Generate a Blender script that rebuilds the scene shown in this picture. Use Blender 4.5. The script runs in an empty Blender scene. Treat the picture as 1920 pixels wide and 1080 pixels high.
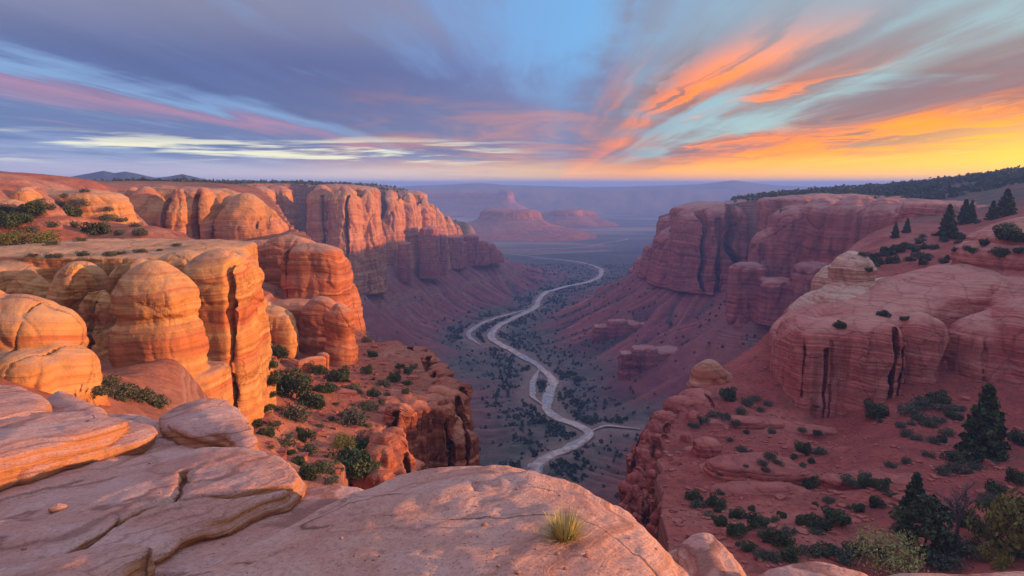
import bpy, math, random, time
import numpy as np
from mathutils import Vector

T0 = time.time()
def tick(msg): print('[%.1fs] %s' % (time.time() - T0, msg))
R = math.radians
SC = bpy.context.scene
COL = SC.collection

# ------------------------------------------------------------------ camera
PITCH = R(-8.7)
FPX = 1280.0                                   # focal length in photo pixels (24 mm on a 36 mm sensor)
cam_data = bpy.data.cameras.new('camera')
cam_data.lens = 24.0; cam_data.sensor_width = 36.0
cam_data.clip_start = 0.1; cam_data.clip_end = 80000
cam = bpy.data.objects.new('camera', cam_data)
cam.location = (0, 0, 0); cam.rotation_euler = (math.pi/2 + PITCH, 0, 0)
COL.objects.link(cam); SC.camera = cam

# ------------------------------------------------------------------ light
SUN_AZ, SUN_EL = R(93), R(7.6)                 # azimuth clockwise from +Y (the view), elevation
EXPOSURE = 0.56
SUN_STRENGTH = 4.6
HAZE_DENSITY = 0.00020
SC.view_settings.view_transform = 'Standard'
SC.view_settings.look = 'None'
SC.view_settings.exposure = EXPOSURE
SC.view_settings.gamma = 1.0
sd = bpy.data.lights.new('sun', 'SUN'); sd.energy = SUN_STRENGTH; sd.angle = R(0.6); sd.color = (1.0, 0.56, 0.23)
sun = bpy.data.objects.new('sun', sd)
sdir = Vector((math.sin(SUN_AZ)*math.cos(SUN_EL), math.cos(SUN_AZ)*math.cos(SUN_EL), math.sin(SUN_EL)))
sun.rotation_euler = sdir.to_track_quat('Z', 'Y').to_euler(); sun.location = (60, -20, 60)
COL.objects.link(sun)
SC.cycles.use_denoising = True
SC.cycles.volume_bounces = 1
SC.cycles.max_bounces = 6
SC.cycles.diffuse_bounces = 3

# ------------------------------------------------------------------ node helpers
class NT:
    def __init__(s, tree): s.t = tree; s.n = tree.nodes; s.l = tree.links
    def _in(s, sock, v):
        if v is None: return
        if hasattr(v, 'is_output') or isinstance(v, bpy.types.NodeSocket): s.l.new(v, sock)
        else:
            if sock.type == 'RGBA' and not hasattr(v, '__len__'): v = (v, v, v, 1)
            if sock.type == 'RGBA' and len(v) == 3: v = tuple(v) + (1,)
            sock.default_value = v
    def math(s, op, a, b=None, c=None, clamp=False):
        n = s.n.new('ShaderNodeMath'); n.operation = op; n.use_clamp = clamp
        s._in(n.inputs[0], a); s._in(n.inputs[1], b); s._in(n.inputs[2], c); return n.outputs[0]
    def vmath(s, op, a, b=None):
        n = s.n.new('ShaderNodeVectorMath'); n.operation = op
        s._in(n.inputs[0], a); s._in(n.inputs[1], b)
        return n.outputs['Value'] if op in ('DOT_PRODUCT', 'LENGTH') else n.outputs[0]
    def sep(s, v): n = s.n.new('ShaderNodeSeparateXYZ'); s._in(n.inputs[0], v); return n.outputs
    def comb(s, x, y, z):
        n = s.n.new('ShaderNodeCombineXYZ')
        for i, v in enumerate((x, y, z)): s._in(n.inputs[i], v)
        return n.outputs[0]
    def noise(s, v, scale=1.0, detail=4, rough=0.5, dist=0.0, dim='3D', w=None):
        n = s.n.new('ShaderNodeTexNoise'); n.noise_dimensions = dim
        if dim != '1D': s._in(n.inputs['Vector'], v)
        if w is not None: s._in(n.inputs['W'], w)
        s._in(n.inputs['Scale'], scale); s._in(n.inputs['Detail'], detail)
        s._in(n.inputs['Roughness'], rough); s._in(n.inputs['Distortion'], dist)
        return n.outputs['Fac']
    def vor(s, v, scale=1.0, feature='DISTANCE_TO_EDGE'):
        n = s.n.new('ShaderNodeTexVoronoi'); n.feature = feature
        s._in(n.inputs['Vector'], v); s._in(n.inputs['Scale'], scale); return n.outputs['Distance']
    def ramp(s, f, els, interp='LINEAR'):
        n = s.n.new('ShaderNodeValToRGB'); cr = n.color_ramp; cr.interpolation = interp
        while len(cr.elements) < len(els): cr.elements.new(0.5)
        for e, (p, c) in zip(cr.elements, els):
            e.position = p
            e.color = (c, c, c, 1) if not hasattr(c, '__len__') else tuple(c) + (1,) * (4 - len(c))
        s._in(n.inputs[0], f); return n.outputs[0]
    def mix(s, f, a, b, mode='MIX'):
        n = s.n.new('ShaderNodeMix'); n.data_type = 'RGBA'; n.blend_type = mode
        s._in(n.inputs['Factor'], f)
        ai = [i for i in n.inputs if i.name == 'A' and i.type == 'RGBA'][0]
        bi = [i for i in n.inputs if i.name == 'B' and i.type == 'RGBA'][0]
        s._in(ai, a); s._in(bi, b)
        return [o for o in n.outputs if o.type == 'RGBA'][0]
    def maprange(s, v, a, b, c=0.0, d=1.0, smooth=True):
        n = s.n.new('ShaderNodeMapRange'); n.interpolation_type = 'SMOOTHSTEP' if smooth else 'LINEAR'
        s._in(n.inputs['Value'], v)
        for k, x in zip(('From Min', 'From Max', 'To Min', 'To Max'), (a, b, c, d)): s._in(n.inputs[k], x)
        return n.outputs[0]
    def bump(s, h, strength=0.5, dist=0.1, normal=None):
        n = s.n.new('ShaderNodeBump'); s._in(n.inputs['Height'], h)
        n.inputs['Strength'].default_value = strength; n.inputs['Distance'].default_value = dist
        if normal is not None: s.l.new(normal, n.inputs['Normal'])
        return n.outputs[0]
    def attr(s, name, kind='GEOMETRY'):
        n = s.n.new('ShaderNodeAttribute'); n.attribute_name = name; n.attribute_type = kind; return n.outputs

def new_mat(name):
    m = bpy.data.materials.new(name); m.use_nodes = True
    nt = NT(m.node_tree); nt.n.clear()
    out = nt.n.new('ShaderNodeOutputMaterial'); b = nt.n.new('ShaderNodeBsdfPrincipled')
    nt.l.new(b.outputs[0], out.inputs['Surface'])
    b.inputs['Specular IOR Level'].default_value = 0.15
    return m, nt, b

# ------------------------------------------------------------------ sky
def build_world():
    w = bpy.data.worlds.new('World'); SC.world = w; w.use_nodes = True
    nt = NT(w.node_tree); nt.n.clear()
    out = nt.n.new('ShaderNodeOutputWorld'); bg = nt.n.new('ShaderNodeBackground')
    nt.l.new(bg.outputs[0], out.inputs[0])
    sky = nt.n.new('ShaderNodeTexSky'); sky.sky_type = 'NISHITA'; sky.sun_disc = False
    sky.sun_elevation = SUN_EL; sky.sun_rotation = SUN_AZ
    sky.altitude = 1500; sky.dust_density = 2.0
    tc = nt.n.new('ShaderNodeTexCoord'); d = nt.vmath('NORMALIZE', tc.outputs['Generated'])
    dx, dy, dz = nt.sep(d)[:3]
    up = nt.math('MAXIMUM', dz, 0.002)
    # the high cloud deck: streets of cirrus that run away from the viewer a little to the right
    ph = R(3.6)
    ax = nt.math('SUBTRACT', nt.math('MULTIPLY', dx, math.cos(ph)), nt.math('MULTIPLY', dy, math.sin(ph)))
    ay = nt.math('ADD', nt.math('MULTIPLY', dx, math.sin(ph)), nt.math('MULTIPLY', dy, math.cos(ph)))
    px = nt.math('DIVIDE', ax, nt.math('ADD', up, 0.035)); py = nt.math('DIVIDE', ay, nt.math('ADD', up, 0.035))
    plane = nt.comb(nt.math('MULTIPLY', px, 0.9), nt.math('MULTIPLY', py, 0.22), 0.0)
    wob = nt.noise(plane, 0.8, 3, 0.5)
    streak = nt.noise(nt.comb(nt.math('ADD', px, nt.math('MULTIPLY', wob, 0.8)), nt.math('MULTIPLY', py, 0.10), 3.0), 1.5, 6, 0.6, 0.25)
    puff = nt.noise(nt.comb(nt.math('MULTIPLY', px, 0.8), nt.math('MULTIPLY', py, 0.45), 7.0), 0.9, 6, 0.58, 0.5)
    th = nt.math('ARCTAN2', up, ax)                       # 0 = right horizon, pi = left horizon
    th = nt.math('DIVIDE', th, math.pi)
    thw = nt.math('ADD', th, nt.math('MULTIPLY', nt.math('SUBTRACT', wob, 0.5), 0.055))
    thw = nt.math('ADD', thw, nt.math('MULTIPLY', nt.math('SUBTRACT', streak, 0.5), 0.05))
    # clear air behind the clouds
    blue = nt.ramp(th, [(0.0, (0.62, 0.60, 0.40)), (0.07, (0.38, 0.60, 0.62)), (0.17, (0.30, 0.50, 0.62)), (0.45, (0.20, 0.42, 0.66)),
                        (0.7, (0.21, 0.34, 0.56)), (0.95, (0.23, 0.34, 0.52)), (1.0, (0.42, 0.43, 0.54))])
    nis = nt.vmath('MULTIPLY', sky.outputs[0], (0.05, 0.05, 0.05))
    clear = nt.mix(0.22, blue, nis)
    # cloud colour by street, then cover
    cc = nt.ramp(thw, [(0.0, (1.1, 0.62, 0.05)), (0.035, (1.12, 0.46, 0.008)), (0.048, (1.0, 0.30, 0.008)), (0.060, (0.27, 0.17, 0.17)),
                       (0.10, (0.20, 0.185, 0.22)), (0.125, (0.27, 0.165, 0.175)), (0.15, (0.20, 0.165, 0.20)), (0.168, (1.05, 0.27, 0.04)),
                       (0.20, (0.95, 0.25, 0.06)), (0.235, (0.22, 0.185, 0.24)), (0.45, (0.14, 0.185, 0.31)), (0.62, (0.15, 0.165, 0.29)), (0.74, (0.115, 0.14, 0.27)),
                       (0.86, (0.10, 0.115, 0.225)), (0.925, (0.095, 0.125, 0.235)), (0.942, (0.36, 0.20, 0.27)), (0.955, (0.125, 0.165, 0.28)),
                       (0.98, (0.15, 0.20, 0.33)), (1.0, (0.29, 0.30, 0.38))])
    cover = nt.ramp(thw, [(0.0, 1.0), (0.062, 1.0), (0.085, 0.75), (0.10, 0.15), (0.125, 0.55), (0.138, 0.25), (0.155, 0.9), (0.21, 0.95),
                          (0.33, 0.75), (0.42, 0.45), (0.50, 0.2), (0.58, 0.35), (0.66, 0.7), (0.80, 1.0), (0.915, 0.95), (0.926, 0.15),
                          (0.938, 0.9), (0.955, 0.95), (0.972, 0.9), (0.98, 0.35), (1.0, 0.8)])
    thin = nt.maprange(puff, 0.30, 0.66)
    thin2 = nt.maprange(streak, 0.34, 0.62)
    tex = nt.math('ADD', nt.math('MULTIPLY', thin, 0.55), nt.math('MULTIPLY', thin2, 0.45))
    # filaments: broader towards the zenith, bent, and lost in the murk where the streets converge
    bend = nt.math('MULTIPLY', nt.math('SUBTRACT', puff, 0.5), 0.11)
    thb = nt.math('ADD', thw, bend)
    fil = nt.noise(nt.comb(nt.math('MULTIPLY', thb, 15.0), nt.math('MULTIPLY', py, 0.13), 2.0), 1.0, 4, 0.52, 0.5)
    fil2 = nt.noise(nt.comb(nt.math('MULTIPLY', thb, 30.0), nt.math('MULTIPLY', py, 0.16), 5.0), 1.0, 4, 0.5, 0.4)
    azm = nt.math('ARCTAN2', dx, dy)
    hi = nt.math('MULTIPLY', nt.maprange(dz, 0.145, 0.23), nt.maprange(th, 0.10, 0.13))
    cc = nt.mix(nt.math('MULTIPLY', hi, 0.85), cc, (0.22, 0.21, 0.27))
    og = nt.math('MULTIPLY', nt.math('MULTIPLY', nt.maprange(fil, 0.44, 0.62), nt.maprange(dz, 0.20, 0.05)), nt.math('MULTIPLY', nt.maprange(azm, 0.06, 0.22), nt.maprange(dz, 0.018, 0.045)))
    cc = nt.mix(og, cc, (1.08, 0.28, 0.02))
    gy = nt.math('MULTIPLY', nt.maprange(fil2, 0.43, 0.60), nt.math('MULTIPLY', nt.maprange(azm, 0.05, 0.25), nt.maprange(dz, 0.02, 0.05)))
    cc = nt.mix(nt.math('MULTIPLY', gy, 0.92), cc, (0.23, 0.155, 0.16))
    alpha = nt.maprange(nt.math('ADD', cover, nt.math('MULTIPLY', nt.math('SUBTRACT', tex, 0.5), 0.9)), 0.15, 0.95)
    thin_out = nt.math('MULTIPLY', nt.maprange(dz, 0.11, 0.24), nt.math('MULTIPLY', nt.maprange(th, 0.40, 0.30), nt.maprange(th, 0.02, 0.06)))
    alpha = nt.math('MULTIPLY', alpha, nt.math('SUBTRACT', 1.0, nt.math('MULTIPLY', thin_out, 0.62)))
    lit = nt.mix(nt.math('MULTIPLY', nt.maprange(streak, 0.45, 0.7), 0.40), cc, nt.vmath('MULTIPLY', cc, (1.32, 1.26, 1.24)))
    skyc = nt.mix(alpha, clear, lit)
    mk = nt.math('MULTIPLY', nt.maprange(dz, 0.19, 0.06), nt.math('MULTIPLY', nt.maprange(azm, -0.42, -0.05), nt.maprange(azm, 0.28, 0.09)))
    mcol = nt.mix(nt.maprange(nt.math('ADD', puff, nt.math('MULTIPLY', nt.math('SUBTRACT', 0.09, dz), 1.5)), 0.42, 0.72), (0.18, 0.18, 0.265), (0.55, 0.23, 0.17))
    skyc = nt.mix(nt.math('MULTIPLY', mk, 0.85), skyc, mcol)
    # bright band of clear air along the horizon, warm towards the glow on the right
    az = nt.math('ARCTAN2', dx, dy)
    warm = nt.maprange(az, -0.75, 0.62)
    back = nt.maprange(nt.math('ABSOLUTE', az), 1.2, 2.6, 1.0, 0.0)
    warm = nt.math('MULTIPLY', warm, back)
    hz = nt.ramp(warm, [(0.0, (0.46, 0.40, 0.48)), (0.22, (0.66, 0.50, 0.46)), (0.42, (0.98, 0.64, 0.38)), (0.58, (1.05, 0.58, 0.22)), (0.75, (1.05, 0.45, 0.03)), (1.0, (1.30, 0.62, 0.004))])
    low = nt.maprange(dz, 0.008, 0.042, 1.0, 0.0)
    hw = nt.noise(nt.comb(nt.math('MULTIPLY', az, 3.0), nt.math('MULTIPLY', dz, 55.0), 0.0), 1.2, 5, 0.6, 0.3)
    low = nt.math('MULTIPLY', low, nt.maprange(hw, 0.25, 0.6, 0.55, 1.0))
    skyc = nt.mix(low, skyc, hz)
    # cream rifts low in the left sky
    rift = nt.math('MULTIPLY', nt.maprange(hw, 0.49, 0.60), nt.math('MULTIPLY', nt.maprange(dz, 0.022, 0.036), nt.maprange(dz, 0.045, 0.072, 1.0, 0.0)))
    rift = nt.math('MULTIPLY', rift, nt.maprange(az, 0.1, -0.12))
    skyc = nt.mix(nt.math('MULTIPLY', rift, 0.9), skyc, (0.95, 0.82, 0.50))
    # glow where the sun went down
    g = nt.vmath('DOT_PRODUCT', d, (math.sin(R(41)), math.cos(R(41)), 0.06))
    glow = nt.math('POWER', nt.math('MAXIMUM', g, 0.0), 60.0)
    skyc = nt.mix(nt.math('MULTIPLY', glow, nt.maprange(dz, 0.10, 0.02)), skyc, (1.45, 0.78, 0.03))
    over = nt.maprange(dz, 0.26, 0.62)  # unseen sky overhead, brightened and tinted lilac-pink to add ambient light on the rocks
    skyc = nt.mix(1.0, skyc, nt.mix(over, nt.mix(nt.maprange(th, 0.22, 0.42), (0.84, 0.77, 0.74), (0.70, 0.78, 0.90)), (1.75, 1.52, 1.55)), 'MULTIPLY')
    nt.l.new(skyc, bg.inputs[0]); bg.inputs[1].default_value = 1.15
build_world()
# ------------------------------------------------------------------ numpy noise
_P = np.random.RandomState(5).permutation(256).astype(np.int64); _P = np.concatenate([_P, _P, _P])
_G = np.random.RandomState(6).normal(size=(256, 3)); _G /= np.linalg.norm(_G, axis=1)[:, None]; _G = _G.astype(np.float32)
def gnoise(p):
    p = np.asarray(p, np.float32); i = np.floor(p).astype(np.int64); f = (p - i).astype(np.float32); i &= 255
    u = f*f*f*(f*(f*6 - 15) + 10); res = np.zeros(len(p), np.float32)
    for dx in (0, 1):
        for dy in (0, 1):
            for dz in (0, 1):
                h = _P[_P[_P[i[:, 0] + dx] + i[:, 1] + dy] + i[:, 2] + dz]
                g = _G[h]
                v = g[:, 0]*(f[:, 0] - dx) + g[:, 1]*(f[:, 1] - dy) + g[:, 2]*(f[:, 2] - dz)
                wt = (u[:, 0] if dx else 1 - u[:, 0])*(u[:, 1] if dy else 1 - u[:, 1])*(u[:, 2] if dz else 1 - u[:, 2])
                res += v*wt
    return res*1.5
def fbm(p, oct=4, gain=0.5, lac=2.03):
    p = np.asarray(p, np.float32); r = np.zeros(len(p), np.float32); a = 1.0; t = 0
    for k in range(oct): r += a*gnoise(p + 17.3*k); t += a; a *= gain; p = p*lac
    return r/t
def ridged(p, oct=3):
    p = np.asarray(p, np.float32); r = np.zeros(len(p), np.float32); a = 1.0; t = 0
    for k in range(oct): r += a*(1 - 2*np.abs(gnoise(p + 9.1*k))); t += a; a *= 0.5; p = p*2.1
    return r/t
def sstep(a, b, x): t = np.clip((x - a)/(b - a), 0, 1); return t*t*(3 - 2*t)
def P3(x, y, z): return np.stack([np.broadcast_to(np.asarray(q, np.float32), np.shape(x)).ravel() for q in (x, y, z)], 1)

# ------------------------------------------------------------------ photo picks -> world points
cp, sp = math.cos(PITCH), math.sin(PITCH)
def ray(u, v):
    cx, cy = (u - 960)/FPX, (540 - v)/FPX
    return np.array([cx, cp - cy*sp, sp + cy*cp])
def W(u, v, D): r = ray(u, v); return r*(D/r[1])
def Wz(u, v, z): r = ray(u, v); return r*(z/r[2])
def zat(v, D): return W(960, v, D)[2]
def xat(u, D, v=500): return W(u, v, D)[0]
def pxm(D, v=500): return D/ray(960, v)[1]/FPX       # metres per photo pixel at depth D

# ------------------------------------------------------------------ meshes
def mesh_np(name, V, Q, mat, smooth=True):
    me = bpy.data.meshes.new(name); V = np.asarray(V, np.float32); Q = np.asarray(Q, np.int32); k = Q.shape[1]
    me.vertices.add(len(V)); me.vertices.foreach_set('co', V.ravel())
    me.loops.add(Q.size); me.loops.foreach_set('vertex_index', Q.ravel())
    me.polygons.add(len(Q)); me.polygons.foreach_set('loop_start', np.arange(0, Q.size, k, dtype=np.int32))
    try: me.polygons.foreach_set('loop_total', np.full(len(Q), k, np.int32))
    except Exception: pass
    me.update(calc_edges=True)
    me.polygons.foreach_set('use_smooth', np.full(len(Q), smooth, bool))
    if mat is not None: me.materials.append(mat)
    return me
def col_attr(me, name, C):
    a = me.color_attributes.new(name, 'FLOAT_COLOR', 'POINT'); C = np.asarray(C, np.float32)
    if C.shape[1] == 3: C = np.concatenate([C, np.ones((len(C), 1), np.float32)], 1)
    a.data.foreach_set('color', C.ravel())
def tag(o, label=None, cat=None, group=None, kind=None):
    if label: o['label'] = label
    if cat: o['category'] = cat
    if group: o['group'] = group
    if kind: o['kind'] = kind
    return o
def link(name, me, parent=None, loc=None):
    o = bpy.data.objects.new(name, me); COL.objects.link(o)
    if loc is not None: o.location = loc
    if parent is not None: o.parent = parent
    return o
def link_world(name, me, base):
    """link a mesh whose vertices are in world space, with its origin at its base"""
    b = Vector(base); n = len(me.vertices); c = np.empty(n*3, np.float32); me.vertices.foreach_get('co', c)
    c = c.reshape(-1, 3) - np.array(b, np.float32); me.vertices.foreach_set('co', c.ravel()); me.update()
    return link(name, me, None, b)

# ------------------------------------------------------------------ implicit rock: lobes -> surface nets -> bedding, flutes, lumps
def smax(a, b, k):
    if k <= 0: return np.maximum(a, b)
    h = np.clip(0.5 + 0.5*(a - b)/k, 0, 1); return b + (a - b)*h + k*h*(1 - h)
def smin(a, b, k): return -smax(-a, -b, k)

def surface_nets(F, org, h):
    S = F < 0
    nx, ny, nz = F.shape
    cnt = np.zeros((nx-1, ny-1, nz-1), np.int8)
    for a in (0, 1):
        for b in (0, 1):
            for c in (0, 1): cnt += S[a:nx-1+a, b:ny-1+b, c:nz-1+c]
    act = (cnt > 0) & (cnt < 8); idx = np.full(act.shape, -1, np.int32); I = np.argwhere(act); idx[act] = np.arange(len(I))
    acc = np.zeros((len(I), 3)); num = np.zeros(len(I))
    cs = [(a, b, c) for a in (0, 1) for b in (0, 1) for c in (0, 1)]
    val = {c: F[I[:, 0]+c[0], I[:, 1]+c[1], I[:, 2]+c[2]] for c in cs}
    for c in cs:
        for ax in range(3):
            if c[ax] == 0:
                e = list(c); e[ax] = 1; e = tuple(e); a, b = val[c], val[e]; m = (a < 0) != (b < 0)
                t = np.where(m, a/np.where(m, a - b, 1), 0)
                p = np.array(c, float)[None].repeat(len(I), 0); p[:, ax] += t
                acc[m] += p[m]; num[m] += 1
    V = org + h*(I + acc/num[:, None])
    quads = []
    for ax in range(3):
        o1, o2 = [(1, 2), (2, 0), (0, 1)][ax]
        sl0 = [slice(None)]*3; sl1 = [slice(None)]*3; sl0[ax] = slice(0, -1); sl1[ax] = slice(1, None)
        d = S[tuple(sl0)] != S[tuple(sl1)]
        E = np.argwhere(d); shp = act.shape
        ok = (E[:, o1] >= 1) & (E[:, o2] >= 1) & (E[:, o1] < F.shape[o1]-1) & (E[:, o2] < F.shape[o2]-1); E = E[ok]
        def cell(a, b):
            C = E.copy(); C[:, o1] -= a; C[:, o2] -= b; return idx[C[:, 0], C[:, 1], C[:, 2]]
        q = np.stack([cell(1, 1), cell(0, 1), cell(0, 0), cell(1, 0)], 1)
        flip = ~S[E[:, 0], E[:, 1], E[:, 2]]; q[flip] = q[flip][:, ::-1]
        quads.append(q)
    return V, np.concatenate(quads)
def vnormals(V, Q):
    n = np.cross(V[Q[:, 2]] - V[Q[:, 0]], V[Q[:, 3]] - V[Q[:, 1]]); N = np.zeros_like(V)
    for k in range(4):
        for c in range(3): N[:, c] += np.bincount(Q[:, k], n[:, c], len(V))
    return N/np.maximum(np.linalg.norm(N, axis=1), 1e-9)[:, None]
def relax(V, Q, it=1, f=0.5):
    for _ in range(it):
        A = np.zeros_like(V); C = np.zeros(len(V))
        for a, b in ((0, 1), (1, 2), (2, 3), (3, 0)):
            for i, j in ((a, b), (b, a)):
                C += np.bincount(Q[:, i], minlength=len(V))
                for c in range(3): A[:, c] += np.bincount(Q[:, i], V[Q[:, j], c], len(V))
        V = V + f*(A/np.maximum(C, 1)[:, None] - V)
    return V
_LR = np.random.RandomState(11).uniform(-1, 1, 4096)
def layers(t, sharp=0.25):
    i = np.floor(t).astype(int); f = t - i
    a = _LR[i & 4095]; b = _LR[(i + 1) & 4095]
    st = a + (b - a)*sstep(1 - sharp, 1.0, f)
    bul = np.sqrt(np.clip(1 - (2*f - 1)**2, 0, 1))
    return st, bul

def cells(P, seed=0):
    """nearest jittered point: its random value, and the gap to the next nearest"""
    i0 = np.floor(P).astype(np.int64); f1 = np.full(len(P), 1e9); f2 = f1.copy(); rv = np.zeros(len(P))
    for a in (-1, 0, 1):
        for b in (-1, 0, 1):
            for c in (-1, 0, 1):
                i = i0 + [a, b, c]; h = _P[_P[_P[(i[:, 0] + seed) & 255] + (i[:, 1] & 255)] + (i[:, 2] & 255)]
                d = np.linalg.norm(P - i - 0.5 - 0.42*_JIT[h], axis=1); m = d < f1
                f2 = np.where(m, f1, np.minimum(f2, d)); rv = np.where(m, _LR[h*7 & 4095], rv); f1 = np.where(m, d, f1)
    return rv, f2 - f1
_JIT = np.random.RandomState(21).uniform(-1, 1, (256, 3))

def lobe(u, D, w, vtop, zbot, depth=1.0, dome=0.3, taper=0.05, n=2.6, rot=0.0, prof=None, k=None, sx=0.0, sy=0.0):
    """one rounded mass: centre column u at depth D, w photo pixels wide, top at photo row vtop, down to height zbot"""
    m = pxm(D); rx = w*m/2; z1 = zat(vtop, D)
    return dict(x=xat(u, D), y=D, rx=rx, ry=rx*depth, z0=zbot, z1=z1, dome=dome*(z1 - zbot), taper=taper, n=n, rot=rot, prof=prof, k=k, sx=sx, sy=sy)
def eval_lobe(L, X, Y, Z, soft):
    c, s = math.cos(L['rot']), math.sin(L['rot'])
    x = (X - L['x'])*c + (Y - L['y'])*s; y = -(X - L['x'])*s + (Y - L['y'])*c
    H = L['z1'] - L['z0']; tz = np.clip((L['z1'] - Z)/H, 0, 1.3); n = L['n']
    r = ((np.abs(x)/L['rx'])**n + (np.abs(y)/L['ry'])**n)**(1/n)
    sc = 1 + L['taper']*tz
    if L['prof']: sc = sc*np.interp(tz, [q[0] for q in L['prof']], [q[1] for q in L['prof']])
    dr = (r - sc)*min(L['rx'], L['ry'])
    dt = (Z - L['sx']*(X - L['x']) - L['sy']*(Y - L['y']) - (L['z1'] - L['dome']*np.clip(r/np.maximum(sc, .3), 0, 1.4)**2.2))*0.75
    return smax(dr, dt, soft)

def rock(name, label, cat, lobes, voxel, mat, k=None, cracks=(), bed=None, bed_amp=None, flute=None, flute_amp=0.0, lump=None, lump_amp=None,
         tilt=(0.0, 0.0), seed=0, soft=None, joint=None, joint_amp=None, block=None, block_amp=None, group=None, zcut=None, kind=None):
    rnd = np.random.RandomState(seed + 3)
    k = voxel*2.0 if k is None else k; soft = voxel*3.2 if soft is None else soft*0.7
    pad = voxel*4
    def ext(L): f = (1 + L['taper'])*(max(q[1] for q in L['prof']) if L['prof'] else 1); return max(L['rx'], L['ry'])*f*1.05 if L['rot'] else (L['rx']*f, L['ry']*f)
    lo = [1e9]*3; hi = [-1e9]*3
    for L in lobes:
        e = ext(L); ex, ey = e if isinstance(e, tuple) else (e, e)
        for i, (a, b) in enumerate(((L['x']-ex, L['x']+ex), (L['y']-ey, L['y']+ey), (L['z0'], L['z1'] + abs(L['sx'])*ex + abs(L['sy'])*ey))):
            lo[i] = min(lo[i], a - pad); hi[i] = max(hi[i], b + pad)
    dims = [int((hi[i]-lo[i])/voxel) + 2 for i in range(3)]
    while np.prod(dims) > 9e6:
        voxel *= 1.1; dims = [int((hi[i]-lo[i])/voxel) + 2 for i in range(3)]
    gx, gy, gz = [(lo[i] + voxel*np.arange(dims[i])).astype(np.float32) for i in range(3)]
    F = np.full(dims, 1e3, np.float32)
    for L in lobes:
        e = ext(L); ex, ey = e if isinstance(e, tuple) else (e, e); mg = 8*voxel + (L['k'] or k)*2
        sl = tuple(slice(max(0, int(np.searchsorted(g, a - mg))), int(np.searchsorted(g, b + mg)))
                   for g, a, b in ((gx, L['x']-ex, L['x']+ex), (gy, L['y']-ey, L['y']+ey), (gz, L['z0'], L['z1'] + abs(L['sx'])*ex + abs(L['sy'])*ey)))
        X, Y, Z = gx[sl[0], None, None], gy[None, sl[1], None], gz[None, None, sl[2]]
        f = smax(eval_lobe(L, X, Y, Z, soft), L['z0'] - Z, 0)
        F[sl] = smin(F[sl], f.astype(np.float32), L['k'] if L['k'] is not None else k)
    X, Y, Z = gx[:, None, None], gy[None, :, None], gz[None, None, :]
    for (u, D, ang, wd, za, zb, ln) in cracks:      # a joint: plan position by photo column and depth, heading, width, height range, length
        x0 = xat(u, D); c, s = math.cos(ang), math.sin(ang)
        wob = (np.sin(Z*0.5/voxel*0.2 + u) + 0.6*np.sin(Z*1.3/voxel*0.2 + 2*u))*wd*0.7
        a = np.abs((X - x0)*-s + (Y - D)*c + wob) - wd*np.clip((Z - za)/(zb - za)*0.5 + 0.6, 0.3, 1.2)
        b = np.abs((X - x0)*c + (Y - D)*s) - ln/2
        d = np.maximum(np.maximum(a, b), np.maximum(za - Z, Z - zb)*0.5)
        F = smax(F, -d.astype(np.float32), voxel*0.8)
    F[0] = F[-1] = 1; F[:, 0] = F[:, -1] = 1; F[:, :, 0] = F[:, :, -1] = 1
    V, Q = surface_nets(F, np.array(lo), voxel)
    V = relax(V, Q, 2, 0.5); N = vnormals(V, Q)
    bed = bed or voxel*9; bed_amp = voxel*1.2 if bed_amp is None else bed_amp
    lump = lump or voxel*22; lump_amp = voxel*2.2 if lump_amp is None else lump_amp
    so = rnd.uniform(0, 50, 3)
    side = np.clip(1.15 - np.abs(N[:, 2]), 0, 1)
    big = fbm(V/lump + so, 3)
    zc = V[:, 2] + tilt[0]*V[:, 0] + tilt[1]*V[:, 1] + big*bed*0.35 + so[0]
    s1, b1 = layers(zc/bed, 0.22); s2, b2 = layers(zc/(bed*0.31) + 7, 0.3)
    gate = 0.45 + 0.55*sstep(-0.25, 0.3, fbm(V/(lump*1.7) + so + 9, 2))
    disp = side*bed_amp*gate*(0.75*s1 + 0.45*(b1 - 0.6) + 0.32*s2 + 0.2*(b2 - 0.6))
    disp += big*lump_amp + fbm(V/(lump*0.3) + so, 3)*lump_amp*0.28
    jl = joint or voxel*20; ja = voxel*1.5 if joint_amp is None else joint_amp
    jg = gnoise(V/np.array([jl, jl, jl*5.0]) + 0.3*fbm(V/(jl*1.3) + so, 2)[:, None]*np.array([1, 1, .3]) + so)
    jm = sstep(-0.15, 0.2, fbm(V/(jl*2.2) + so + 5, 2))
    disp -= ja*side*np.exp(-(jg/0.06)**2)*jm*1.4
    for zz, am in ((zc/bed, 0.55), (zc/(bed*0.31) + 7, 0.25)):
        f_ = np.abs((zz - np.floor(zz + 0.5))); disp -= side*bed_amp*am*np.exp(-(f_/0.05)**2)*gate
    bk = block or bed*1.5; ba = bed_amp*0.55 if block_amp is None else block_amp
    if ba:
        rv, gp = cells(np.stack([V[:, 0]/bk, V[:, 1]/bk, zc/(bk*1.25)], 1) + 0.18*fbm(V/bk, 2)[:, None], seed)
        bm = sstep(-0.1, 0.25, fbm(V/(lump*1.2) + so + 21, 2))
        disp += side*bm*ba*(rv - 0.9*np.exp(-(gp/0.07)**2))
    if flute_amp:
        fl = flute or voxel*8
        pf = V/np.array([fl, fl, fl*7.0]) + so; pf[:, :2] += 0.5*fbm(V/(fl*3), 2)[:, None]
        r = ridged(pf, 3)
        disp -= flute_amp*side*np.clip(r - 0.25, 0, 1)*1.3
    V = V + N*disp[:, None]
    if zcut is not None:
        keep = V[Q].min(1)[:, 2] > zcut; Q = Q[keep]
    me = mesh_np(name, V, Q, mat)
    lob = lobes[0]
    o = link_world(name, me, (lob['x'], lob['y'], lob['z0']))
    tag(o, label, cat, group, kind)
    return o

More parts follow.
